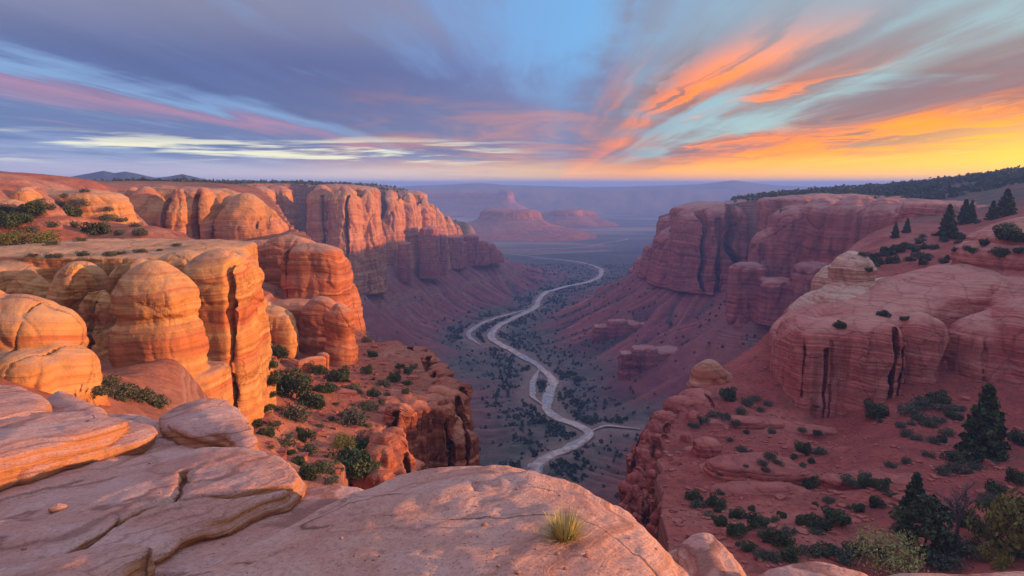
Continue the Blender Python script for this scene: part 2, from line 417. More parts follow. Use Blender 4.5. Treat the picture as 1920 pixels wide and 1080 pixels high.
# ------------------------------------------------------------------ materials
def rock_mat(name, L, pal, fine=1.0, varnish=0.5, bumpd=None, pale_top=(0.50, 0.30, 0.22), top=0.5, cross=0.0):
    """bedded sandstone: L = thickness of the main beds in metres, pal = colours of the beds"""
    m, nt, b = new_mat(name)
    geo = nt.n.new('ShaderNodeNewGeometry'); pos = geo.outputs['Position']; nz = nt.sep(geo.outputs['Normal'])[2]
    x, y, z = nt.sep(pos)[:3]
    warp = nt.noise(pos, 1/(L*7), 3, 0.5)
    zc = nt.math('ADD', nt.math('ADD', z, nt.math('MULTIPLY', nt.math('SUBTRACT', warp, 0.5), L*2.2)),
                 nt.math('ADD', nt.math('MULTIPLY', x, 0.02 + cross*0.3), nt.math('MULTIPLY', y, 0.015 + cross*0.2)))
    band = nt.noise(None, 1/L, 3, 0.55, dim='1D', w=zc)
    k = len(pal)
    c = nt.ramp(band, [(0.28 + 0.44*i/(k-1), p) for i, p in enumerate(pal)])
    fb = nt.noise(None, 1/(L*0.16), 4, 0.65, dim='1D', w=zc)
    c = nt.mix(fine, c, nt.mix(1.0, c, nt.ramp(fb, [(0.30, (0.62, 0.55, 0.52)), (0.5, (1, 1, 1)), (0.66, (1.26, 1.36, 1.4))]), 'MULTIPLY'))
    bl = nt.noise(pos, 1/(L*3.0), 5, 0.6)
    c = nt.mix(nt.maprange(bl, 0.42, 0.68, 0, 0.45), c, pal[0])
    bl2 = nt.noise(pos, 1/(L*0.6), 6, 0.65)
    c = nt.mix(1.0, c, nt.ramp(bl2, [(0.3, (0.80, 0.78, 0.78)), (0.65, (1.12, 1.12, 1.12))]), 'MULTIPLY')
    # desert varnish running down the faces
    sv = nt.noise(nt.vmath('MULTIPLY', pos, (1/(L*0.9), 1/(L*0.9), 1/(L*14))), 1.0, 5, 0.62, 0.4)
    face = nt.maprange(nt.math('ABSOLUTE', nz), 0.75, 0.35)
    c = nt.mix(nt.math('MULTIPLY', nt.math('MULTIPLY', nt.maprange(sv, 0.52, 0.70), face), varnish), c, tuple(q*0.42 for q in pal[-1]))
    # bleached, dusty flats
    flat = nt.maprange(nz, 0.55, 0.92)
    fl = nt.math('MULTIPLY', flat, nt.maprange(nt.noise(pos, 1/(L*1.6), 5, 0.6), 0.30, 0.62, 0.35, 1.0))
    c = nt.mix(nt.math('MULTIPLY', fl, top), c, nt.mix(0.3, pale_top, c))
    nt.l.new(c, b.inputs['Base Color']); b.inputs['Roughness'].default_value = 0.92
    bd = bumpd or L*0.16
    grit = nt.noise(pos, 1/(L*0.35), 8, 0.68)
    h = nt.math('ADD', nt.math('MULTIPLY', fb, 0.8), nt.math('MULTIPLY', grit, 1.0))
    n1 = nt.bump(h, 0.75, bd)
    cr = nt.vor(nt.vmath('ADD', nt.vmath('MULTIPLY', pos, (1/(L*2.4), 1/(L*2.4), 1/(L*3.6))), nt.comb(nt.math('MULTIPLY', bl2, 0.5), nt.math('MULTIPLY', bl, 0.6), 0.0)), 1.0)
    n2 = nt.bump(nt.maprange(cr, 0.0, 0.035), 0.6, bd*1.1, n1)
    nt.l.new(n2, b.inputs['Normal'])
    return m

def slab_mat(name, pale, warm, dark):
    """foreground slickrock, pinkish, with fine cross-bedding lines"""
    m, nt, b = new_mat(name)
    geo = nt.n.new('ShaderNodeNewGeometry'); pos = geo.outputs['Position']; nz = nt.sep(geo.outputs['Normal'])[2]
    x, y, z = nt.sep(pos)[:3]
    w = nt.noise(pos, 0.7, 4, 0.5)
    zc = nt.math('ADD', nt.math('ADD', nt.math('MULTIPLY', z, 1.0), nt.math('MULTIPLY', w, 0.35)),
                 nt.math('ADD', nt.math('MULTIPLY', x, -0.16), nt.math('MULTIPLY', y, 0.22)))
    ln = nt.noise(None, 16.0, 5, 0.62, dim='1D', w=zc)
    bl = nt.noise(pos, 1.1, 6, 0.62, 0.3)
    c = nt.mix(nt.maprange(bl, 0.36, 0.66), warm, pale)
    c = nt.mix(nt.maprange(ln, 0.48, 0.68, 0, 0.75), c, dark)
    c = nt.mix(nt.maprange(nt.noise(pos, 4.0, 7, 0.7), 0.55, 0.78, 0, 0.45), c, tuple(q*1.15 for q in pale))
    sp = nt.noise(pos, 26.0, 6, 0.7)
    c = nt.mix(1.0, c, nt.ramp(sp, [(0.28, (0.66, 0.62, 0.62)), (0.5, (1, 1, 1)), (0.72, (1.15, 1.15, 1.15))]), 'MULTIPLY')
    pit = nt.noise(pos, 55.0, 3, 0.5)
    c = nt.mix(nt.math('MULTIPLY', nt.maprange(pit, 0.66, 0.74), nt.maprange(nt.noise(pos, 1.7, 3), 0.42, 0.62)), c, tuple(q*0.28 for q in dark))
    li = nt.noise(pos, 9.0, 6, 0.75)
    c = nt.mix(nt.math('MULTIPLY', nt.maprange(li, 0.63, 0.70), nt.maprange(nt.noise(pos, 0.9, 3), 0.48, 0.66)), c, (0.20, 0.15, 0.125))
    c = nt.mix(nt.maprange(nt.noise(pos, 2.3, 6, 0.7), 0.56, 0.72, 0, 0.5), c, tuple(q*0.62 for q in warm))
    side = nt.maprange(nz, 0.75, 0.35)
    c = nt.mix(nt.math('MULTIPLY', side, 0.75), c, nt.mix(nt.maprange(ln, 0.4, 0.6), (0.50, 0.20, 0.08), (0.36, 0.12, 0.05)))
    jn = nt.noise(nt.vmath('ADD', nt.vmath('MULTIPLY', pos, (0.30, 0.62, 0.3)), nt.comb(0.0, nt.math('MULTIPLY', bl, 0.22), 0.0)), 1.0, 1.0, 0.4)
    jk = nt.maprange(nt.noise(pos, 0.8, 2), 0.44, 0.56)
    ck = nt.math('ADD', nt.math('ABSOLUTE', nt.math('SUBTRACT', jn, 0.5)), nt.math('MULTIPLY', nt.math('SUBTRACT', 1.0, jk), 0.02))
    c = nt.mix(nt.maprange(ck, 0.0, 0.0035, 0.8, 0.0), c, (0.10, 0.045, 0.03))
    nt.l.new(c, b.inputs['Base Color']); b.inputs['Roughness'].default_value = 0.88
    h = nt.math('ADD', nt.math('MULTIPLY', ln, 1.1), nt.math('ADD', nt.math('MULTIPLY', nt.noise(pos, 7.0, 9, 0.68), 1.0), nt.math('MULTIPLY', nt.math('SUBTRACT', sp, nt.math('MULTIPLY', nt.maprange(pit, 0.62, 0.74), 1.2)), 0.35)))
    n1 = nt.bump(h, 0.8, 0.045)
    n2 = nt.bump(nt.maprange(ck, 0.0, 0.007), 0.8, 0.03, n1)
    nt.l.new(n2, b.inputs['Normal'])
    return m

PINK, CREAM, ORANGE, RED, DEEP = (0.48, 0.205, 0.14), (0.51, 0.24, 0.12), (0.52, 0.18, 0.055), (0.42, 0.105, 0.048), (0.26, 0.058, 0.034)
RPINK, RRED, RDEEP = (0.50, 0.19, 0.145), (0.40, 0.092, 0.070), (0.25, 0.048, 0.042)
M = {}
M['left'] = rock_mat('orange_sandstone', 4.6, [CREAM, ORANGE, (0.56, 0.24, 0.09), RED, ORANGE], 0.6, 0.85, 0.4, (0.48, 0.265, 0.185), 0.7)
M['leftmid'] = rock_mat('red_orange_sandstone', 6.0, [PINK, RED, (0.46, 0.14, 0.065), DEEP, ORANGE], 0.6, 0.6, 0.6, (0.50, 0.30, 0.21), 0.7)
M['leftfar'] = rock_mat('far_orange_sandstone', 18.0, [CREAM, ORANGE, (0.50, 0.19, 0.10), RED, PINK], 0.6, 0.75, 2.4, (0.44, 0.29, 0.20), 0.6)
M['right'] = rock_mat('red_sandstone', 4.0, [(0.58, 0.25, 0.19), (0.48, 0.145, 0.11), (0.45, 0.105, 0.08), (0.50, 0.16, 0.12), (0.30, 0.06, 0.052)], 1.0, 0.55, 0.5, (0.58, 0.30, 0.22), 0.6, 0.40)
M['rightpale'] = rock_mat('pale_sandstone', 2.4, [(0.62, 0.37, 0.26), (0.55, 0.25, 0.17), (0.60, 0.33, 0.23), (0.46, 0.15, 0.09)], 1.0, 0.4, 0.4, (0.64, 0.42, 0.31), 0.8)
M['rightrim'] = rock_mat('dark_red_sandstone', 3.4, [(0.46, 0.13, 0.095), (0.40, 0.095, 0.072), RDEEP, (0.42, 0.11, 0.08)], 0.9, 0.6, 0.45, (0.46, 0.16, 0.12), 0.5)
M['leftrim'] = rock_mat('deep_red_sandstone', 3.2, [(0.48, 0.155, 0.085), (0.44, 0.115, 0.058), DEEP, (0.46, 0.125, 0.06), RED], 0.8, 0.7, 0.45, (0.48, 0.20, 0.13), 0.45)
M['rubble'] = rock_mat('rubble_stone', 0.8, [(0.40, 0.12, 0.08), (0.32, 0.08, 0.06), (0.26, 0.06, 0.05)], 0.5, 0.2, 0.05, (0.42, 0.15, 0.11), 0.3)
M['rightfar'] = rock_mat('far_red_sandstone', 18.0, [RPINK, (0.44, 0.14, 0.105), RRED, (0.40, 0.12, 0.10), RDEEP], 0.8, 0.65, 2.4, (0.44, 0.26, 0.21), 0.6)
M['mesa'] = rock_mat('mesa_sandstone', 30.0, [(0.42, 0.14, 0.07), RED, (0.28, 0.09, 0.07), (0.34, 0.10, 0.07)], 0.9, 0.4, 5.0, (0.22, 0.10, 0.085), 0.6)  # dark flats colour puts the shade on the aprons into the albedo
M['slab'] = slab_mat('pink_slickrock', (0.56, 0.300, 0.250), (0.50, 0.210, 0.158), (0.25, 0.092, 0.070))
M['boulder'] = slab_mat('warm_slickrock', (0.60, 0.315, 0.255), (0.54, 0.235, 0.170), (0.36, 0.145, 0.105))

def leaf_mat(name, a, bcol, dry=None):
    m, nt, b = new_mat(name)
    v = nt.sep(nt.attr('leaf')['Color'])[0]
    oi = nt.n.new('ShaderNodeObjectInfo')
    c = nt.mix(v, a, bcol)
    c = nt.mix(nt.math('MULTIPLY', oi.outputs['Random'], 0.6), c, nt.vmath('MULTIPLY', c, (1.35, 1.1, 0.75)))
    nt.l.new(c, b.inputs['Base Color']); b.inputs['Roughness'].default_value = 0.75
    b.inputs['Subsurface Weight'].default_value = 0.0
    return m
M['juniper'] = leaf_mat('juniper_foliage', (0.026, 0.040, 0.020), (0.088, 0.104, 0.046))
M['sage'] = leaf_mat('sage_foliage', (0.05, 0.058, 0.042), (0.115, 0.12, 0.085))
M['conifer'] = leaf_mat('conifer_foliage', (0.028, 0.045, 0.020), (0.095, 0.12, 0.048))
M['olive'] = leaf_mat('olive_foliage', (0.10, 0.10, 0.025), (0.20, 0.18, 0.05))
M['pale'] = leaf_mat('pale_foliage', (0.20, 0.19, 0.07), (0.42, 0.38, 0.15))
M['straw'] = leaf_mat('straw_blades', (0.30, 0.22, 0.06), (0.62, 0.48, 0.18))
m, nt, b = new_mat('bark'); b.inputs['Base Color'].default_value = (0.09, 0.055, 0.04, 1); b.inputs['Roughness'].default_value = 0.9
geo = nt.n.new('ShaderNodeNewGeometry')
nt.l.new(nt.ramp(nt.noise(nt.vmath('MULTIPLY', geo.outputs['Position'], (9, 9, 2)), 1, 4), [(0.3, (0.05, 0.032, 0.024)), (0.7, (0.13, 0.085, 0.065))]), b.inputs['Base Color'])
M['bark'] = m
m, nt, b = new_mat('dead_wood'); b.inputs['Base Color'].default_value = (0.13, 0.10, 0.095, 1); b.inputs['Roughness'].default_value = 0.9
M['dead'] = m

# ------------------------------------------------------------------ terrain
def pl(u, D): return (xat(u, D), D)
# foot of the cliffs round the canyon: (x, y), height of the talus there, width of the talus down to the floor
RIM = [((-20000, 9000), -120, 400, 60), ((-4000, 4200), -120, 300, 60), ((-900, 2600), -120, 260, 50), ((-330, 1900), -130, 240, 40), ((-110, 1520), -136, 240, 30),
       (pl(936, 1310), -138, 230, 26), (pl(893, 1250), -133, 220, 26), (pl(855, 1200), -129, 210, 26), (pl(800, 1110), -126, 200, 26), (pl(745, 1020), -120, 195, 26),
       (pl(690, 930), -112, 190, 30), (pl(622, 830), -94, 190, 30), (pl(545, 860), -80, 190, 30), (pl(520, 620), -50, 200, 20), (pl(560, 420), -44, 210, 8),
       (pl(640, 250), -43, 220, 3), (pl(688, 180), -43, 240, 3), (pl(760, 166), -46, 260, 3), (pl(802, 156), -48, 280, 3), (pl(828, 142), -51, 300, 3),
       (pl(846, 126), -54, 320, 3), (pl(815, 110), -62, 330, 3), (pl(740, 96), -70, 330, 3), (pl(700, 76), -74, 330, 3), (pl(760, 56), -78, 330, 3), (pl(1000, 46), -80, 330, 3),
       (pl(1230, 62), -78, 320, 3), (pl(1215, 92), -74, 310, 3), (pl(1196, 116), -72, 300, 4), (pl(1212, 150), -72, 280, 4), (pl(1262, 182), -72, 250, 4), (pl(1330, 214), -72, 230, 3),
       (pl(1420, 232), -68, 215, 3), (pl(1470, 262), -70, 200, 3), (pl(1510, 315), -72, 190, 4), (pl(1585, 360), -74, 190, 4), (pl(1650, 420), -76, 190, 6), (pl(1665, 490), -84, 190, 16), (pl(1625, 560), -96, 185, 30), (pl(1540, 600), -106, 180, 34), (pl(1460, 625), -112, 175, 34),
       (pl(1400, 632), -122, 170, 40), (pl(1372, 668), -122, 170, 40), (pl(1392, 760), -118, 175, 40), (pl(1345, 800), -124, 178, 34), (pl(1272, 845), -124, 180, 34),
       (pl(1215, 940), -122, 185, 30), (pl(1190, 1000), -122, 190, 26), ((290, 1090), -124, 220, 30), ((700, 1500), -130, 260, 40), ((3000, 2600), -130, 300, 60), ((20000, 3000), -130, 400, 60)]
CLOSE = [(40000, 60000), (-40000, 60000)]
def dens_rim():
    pts = np.array([r[0] for r in RIM], float); zb = np.array([r[1] for r in RIM], float); wd = np.array([r[2] for r in RIM], float); of = np.array([r[3] for r in RIM], float)
    A, B = [pts[0]], [(zb[0], wd[0], of[0])]
    for i in range(len(pts) - 1):
        p0, p1, p2, p3 = pts[max(i-1, 0)], pts[i], pts[i+1], pts[min(i+2, len(pts)-1)]
        steps = 2 if np.linalg.norm(p2 - p1) < 400 else 1
        for s in range(1, steps + 1):
            t = s/steps
            if steps > 1: q = 0.5*((2*p1) + (p2-p0)*t + (2*p0-5*p1+4*p2-p3)*t*t + (3*p1-p0-3*p2+p3)*t**3)
            else: q = p1 + (p2 - p1)*t
            A.append(q); B.append((zb[i] + (zb[i+1]-zb[i])*t, wd[i] + (wd[i+1]-wd[i])*t, of[i] + (of[i+1]-of[i])*t))
    return np.array(A), np.array(B)
RP, RB = dens_rim()
RS = np.concatenate([[0], np.cumsum(np.linalg.norm(np.diff(RP, axis=0), axis=1))])
def rim_field(x, y):
    """distance to the rim (positive in the canyon), arc length there, talus-top height, talus width"""
    best = np.full(len(x), 1e18); s = np.zeros(len(x)); zb = np.zeros(len(x)); wd = np.zeros(len(x)); of = np.zeros(len(x)); ins = np.zeros(len(x), bool)
    poly = np.concatenate([RP, np.array(CLOSE)])
    for i in range(len(poly)):
        a, b = poly[i], poly[(i+1) % len(poly)]; e = b - a
        c = (a[1] > y) != (b[1] > y)
        if e[1] != 0: ins ^= c & (x < a[0] + (y - a[1])*e[0]/e[1])
        if i < len(RP) - 1:
            t = np.clip(((x-a[0])*e[0] + (y-a[1])*e[1])/(e@e), 0, 1)
            d = (x - a[0] - t*e[0])**2 + (y - a[1] - t*e[1])**2; m = d < best
            best[m] = d[m]; tm = t[m]; s[m] = RS[i] + tm*(RS[i+1]-RS[i])
            zb[m] = RB[i, 0] + tm*(RB[i+1, 0]-RB[i, 0]); wd[m] = RB[i, 1] + tm*(RB[i+1, 1]-RB[i, 1]); of[m] = RB[i, 2] + tm*(RB[i+1, 2]-RB[i, 2])
    d = np.sqrt(best); return np.where(ins, d, -d), s, zb, wd, of

# benches, platforms and plateau tops outside the canyon: photo column, photo row, depth
CTL = [(1e4, 0, 0)]
CTLP = [(u, v, D) for (u, v, D) in [
    # left bench, platform, slope and plateau
    (500, 800, 85), (560, 870, 80), (700, 860, 85), (590, 740, 112), (520, 700, 125), (530, 640, 150), (700, 720, 128), (700, 650, 165), (780, 662, 155), (820, 700, 138),
    (640, 930, 62), (500, 520, 205), (560, 480, 250), (330, 690, 68), (230, 700, 66), (200, 742, 50), (60, 745, 40),
    (250, 462, 122), (60, 462, 120), (150, 432, 135), (100, 400, 135), (230, 428, 155), (0, 385, 160), (330, 440, 190), (-150, 420, 110),
    (60, 352, 215), (200, 352, 290), (400, 452, 300), (520, 448, 300), (300, 350, 420), (430, 352, 430), (560, 350, 780), (450, 347, 700), (300, 346, 800), (-200, 350, 500), (100, 347, 600),
    (640, 350, 960), (720, 352, 1120), (770, 361, 1240), (880, 415, 1340), (500, 347, 1600), (600, 347, 2200), (200, 346.5, 2500), (-300, 347, 3000), (560, 346.5, 4000),
    # right bench, slopes, hill
    (1430, 1040, 85), (1300, 905, 122), (1600, 1000, 96), (1900, 1040, 82), (1900, 900, 114), (1700, 800, 150), (1850, 862, 135), (1550, 792, 178), (1400, 742, 190),
    (1340, 705, 206), (1250, 800, 160), (1230, 900, 125), (1650, 900, 118), (1780, 960, 102), (1450, 900, 124), (2050, 800, 140), (1900, 770, 165), (2200, 900, 100),
    (1700, 480, 285), (1600, 502, 262), (1920, 402, 330), (1820, 422, 345), (1650, 442, 345), (1600, 472, 335), (1520, 560, 290), (1960, 470, 270),
    (1750, 386, 600), (1700, 362, 760), (1600, 356, 900), (1800, 336, 900), (1920, 319, 860), (2050, 318, 800), (1500, 366, 820), (1400, 372, 920), (1330, 384, 960),
    (1860, 380, 520), (1250, 400, 1020), (1700, 350, 1300), (1920, 340, 1400), (2100, 330, 500), (1500, 362, 1300)]]
CX, CZ = [], []
for (u, v, D) in CTLP:
    p = W(u, v, D); CX.append((math.atan2(p[0], p[1]), math.log(math.hypot(p[0], p[1])))); CZ.append(p[2])
for az, r, z in [(-60, 30, -9), (-60, 120, -8), (-60, 400, -1), (-60, 2000, -2), (-110, 60, -6), (-110, 600, 0), (180, 30, -8), (180, 300, -4), (180, 3000, -4), (110, 30, -22), (110, 120, -20), (110, 500, 0),
                 (60, 60, -40), (60, 150, -32), (62, 300, 2), (62, 700, 22), (62, 2500, 0), (90, 60, -34), (90, 160, -20), (90, 400, 8), (90, 2500, 0), (0, 14, -14), (-30, 14, -9), (35, 14, -16), (80, 14, -14), (-100, 14, -8), (170, 14, -8),  # the unseen rise right of frame is shaped to block sun from the right bench
                 (0, 40, -38), (-15, 40, -30), (20, 40, -42), (35, 50, -46), (-110, 6000, 0), (90, 9000, 0), (180, 9000, 0), (-40, 9000, -2)]:
    CX.append((R(az), math.log(r))); CZ.append(z)
for u, D, z in [(60, 80, -21), (150, 80, -22), (250, 84, -24), (340, 84, -28), (400, 82, -32), (450, 96, -31), (150, 92, -20), (250, 98, -20), (350, 104, -22), (410, 112, -24), (-80, 84, -18), (40, 98, -18), (450, 130, -27), (400, 128, -14), (-80, 110, -10), (0, 60, -16), (100, 60, -18), (-120, 50, -12),
                (170, 225, -17), (250, 222, -18), (60, 182, -10), (300, 240, -25), (450, 240, -31), (380, 285, -31), (300, 300, -29), (480, 290, -35), (240, 260, -22), (330, 325, -30), (450, 330, -34),
                (860, 1290, -105), (905, 1340, -125), (820, 1310, -66), (880, 1560, -118), (800, 1900, -80), (840, 1420, -70),
                (1700, 205, -50), (1800, 205, -48), (1920, 200, -46), (1750, 240, -34), (1900, 240, -28), (1600, 220, -46), (1530, 240, -40)]:
    CX.append((math.atan2(xat(u, D), D), math.log(math.hypot(xat(u, D), D)))); CZ.append(z)
CX = np.array(CX); CZ = np.array(CZ, float)
KY = 0.75
def _feat(az, lr): return np.stack([np.sin(az)*2.0, np.cos(az)*2.0, lr*KY], -1)
CF = _feat(CX[:, 0], CX[:, 1])
_phi = lambda r2: np.sqrt(r2 + 0.03**2)
_D2 = ((CF[:, None] - CF[None])**2).sum(-1)
_A = np.zeros((len(CF)+1,)*2); _A[:-1, :-1] = _phi(_D2) - 0.004*np.eye(len(CF)); _A[-1, :-1] = 1; _A[:-1, -1] = 1
_CW = np.linalg.solve(_A, np.concatenate([CZ, [0]]))
def bench(x, y):
    r = np.maximum(np.hypot(x, y), 8.0); F = _feat(np.arctan2(x, y), np.log(r)); z = np.full(len(x), _CW[-1])
    for i in range(len(CF)): z += _CW[i]*_phi(((F - CF[i])**2).sum(-1))
    return z

RIVER = [(1000, 900), (1002, 880), (1022, 860), (1062, 842), (1104, 816), (1082, 798), (1048, 785), (1026, 768), (1028, 742), (1034, 712), (1012, 690), (982, 670), (948, 652),
         (922, 636), (926, 620), (945, 606), (975, 592), (1003, 576), (1010, 562), (1026, 549), (1060, 538), (1100, 530), (1124, 519), (1127, 506), (1110, 498), (1080, 491), (1040, 486.5), (1000, 484)]
BRAID = [(1026, 765), (1000, 745), (999, 722), (1006, 702), (1014, 690)]
OXBOW = [(902, 648), (884, 636), (880, 624), (900, 609), (940, 594), (985, 582)]
FORK = [(1105, 812), (1135, 800), (1165, 802), (1200, 806)]
FAR1 = [(985, 479), (1040, 475.5), (1100, 472.5), (1150, 470)]
FAR2 = [(960, 469), (1040, 467), (1100, 463), (1135, 456), (1172, 450), (1176, 447)]
FAR3 = [(930, 474), (1000, 482), (1040, 487)]
RIVPTS = [np.array([Wz(u, v, -200.0)[:2] for u, v in L]) for L in (RIVER, BRAID, OXBOW, FORK, FAR1, FAR2, FAR3)]
RIVPTS[0] = np.concatenate([[(4, 300), (9, 350), (14, 400)], RIVPTS[0]])      # on down the gorge, out of sight
def catmull(P, n):
    out = []
    for i in range(len(P) - 1):
        p0, p1, p2, p3 = P[max(i-1, 0)], P[i], P[i+1], P[min(i+2, len(P)-1)]
        for s in range(n):
            t = s/n; out.append(0.5*((2*p1) + (p2-p0)*t + (2*p0-5*p1+4*p2-p3)*t*t + (3*p1-p0-3*p2+p3)*t**3))
    out.append(P[-1]); return np.array(out)

RIVDENSE = np.concatenate([catmull(P, 6)[::1] for P in RIVPTS[:4]])
def terrain(x, y, full=False):
    x = np.asarray(x, float); y = np.asarray(y, float)
    d, s, zb, wd, of = rim_field(x, y)
    r = np.hypot(x, y)
    p2 = P3(x, y, 0*x)
    nb = fbm(p2/60, 3)
    inside = d > 0
    # --- canyon: talus apron down to a flat floor
    t = np.clip(d/(wd*(1 + 0.22*fbm(P3(s/120, 0*s, 0*s), 2))), 0, 1)
    gs = np.sin(0) + s
    w1 = fbm(P3(gs/110, d/400, 0*s + 0.5), 3)*1.6 + 0.35*fbm(p2/70, 3); w2 = fbm(P3(gs/50, d/200, 0*s + 7.5), 3)*1.5 + 0.5*fbm(p2/35 + 3, 3)
    rib = lambda q: 1 - 2*np.abs(2*(q - np.floor(q + 0.5)))           # crest +1, gully -1
    sl = gs*np.clip(0.9 + d/420, 0.9, 1.5)*0 + gs
    g1 = rib(sl/38 + w1); g1 = g1*(0.75 + 0.5*fbm(P3(gs/60, d/90, 0*s + 2.5), 2)); g2 = rib(sl/14.5 + w2)*np.clip(0.8 + fbm(P3(gs/25, d/60, 0*s + 4.5), 2), 0.2, 1.4); g3 = gnoise(P3(gs/4.2, d/50, 0*s + 9.5))*1.5
    amp = np.clip(t*5, 0, 1)*np.clip((1 - t)*1.6, 0, 1)
    dr = np.full(len(x), 1e9); near_r = (d > 0) & (r < 2200)
    xi, yi = x[near_r], y[near_r]; bb = np.full(len(xi), 1e18)
    for q in RIVDENSE: bb = np.minimum(bb, (xi - q[0])**2 + (yi - q[1])**2)
    dr[near_r] = np.sqrt(bb)
    dd = np.maximum(d, 0)
    t = np.clip(np.maximum(t, dd/(dd + np.maximum(dr - 24 - 8*nb, 0) + 1e-3)), 0, 1)
    prof = (1 - t)**(1.75 + 1.1*sstep(-92, -60, zb))
    H = (zb + 200)
    z_in = -200 + H*prof + amp*(1.6*fbm(p2/22, 4)*np.clip(H/60, .5, 1.5) + 5.2*g1 + 2.2*g2 + 0.9*g3)*np.clip(H/100, 0.3, 1)
    # a harder bed breaks the apron into a low cliff band
    msk = sstep(-0.12, 0.22, fbm(P3(s/90, 0*s, 0*s + 3), 2)) * sstep(60, 130, wd - 60)
    t0 = 0.36 + 0.07*fbm(P3(s/60, 0*s, 0*s + 1), 2) + 0.03*g2
    z_in += msk*11*np.clip(H/100, 0.3, 1)*np.where(t < t0, np.clip((t - t0 + 0.2)/0.2, 0, 1)**1.3, 1 - sstep(t0, t0 + 0.022, t))
    fl = sstep(0.75, 1.0, t)
    z_in += fl*(0.8*fbm(p2/45, 3) - 0.4) + fl*(r > 2500)*0
    # --- outside: benches and plateaux
    near = np.clip(r/200, 0.15, 1)
    ob = np.clip(-d/6, 0, 1)
    zo = np.zeros(len(x)); mo = d < 4; zo[mo] = bench(x[mo], y[mo])
    far = sstep(150, 500, r)
    zo += (1.5*nb + 0.9*ridged(P3(x/26 + 0.3*nb, y/14, 0*x), 2)*(1 - far)*sstep(40, 90, r) + 0.5*fbm(p2/12, 4))*ob*(1 - 0.3*far) + 0.12*fbm(p2/2.5, 3)*(1 - far)
    # ledgy ground: thin beds crop out
    q = zo/2.1 + 0.5*fbm(p2/25, 3); fr = q - np.floor(q)
    led = (sstep(0.0, 0.35, fr) - fr)*2.1
    zo += led*sstep(-0.1, 0.35, fbm(p2/40 + 8, 2))*0.75*ob*(1 - far)
    # step back behind the foot of the cliff, then up to the rim
    of = of + np.clip(of/6, 0, 4)*g2
    z_foot = zb + np.clip(-d, 0, of)*0.12 + 0.8*nb
    up = sstep(0, np.clip(of*0.25, 1.0, 5.0), -d - of)
    z_out = z_foot + (zo - z_foot)*up
    z = np.where(d > 0, z_in, np.where(zo > z_foot, z_out, np.minimum(zo, z_foot)))
    if full is True: terrain.dr = dr
    if full: return z, d, s, t, zb, wd, nb, g1, g2, msk, t0
    return z

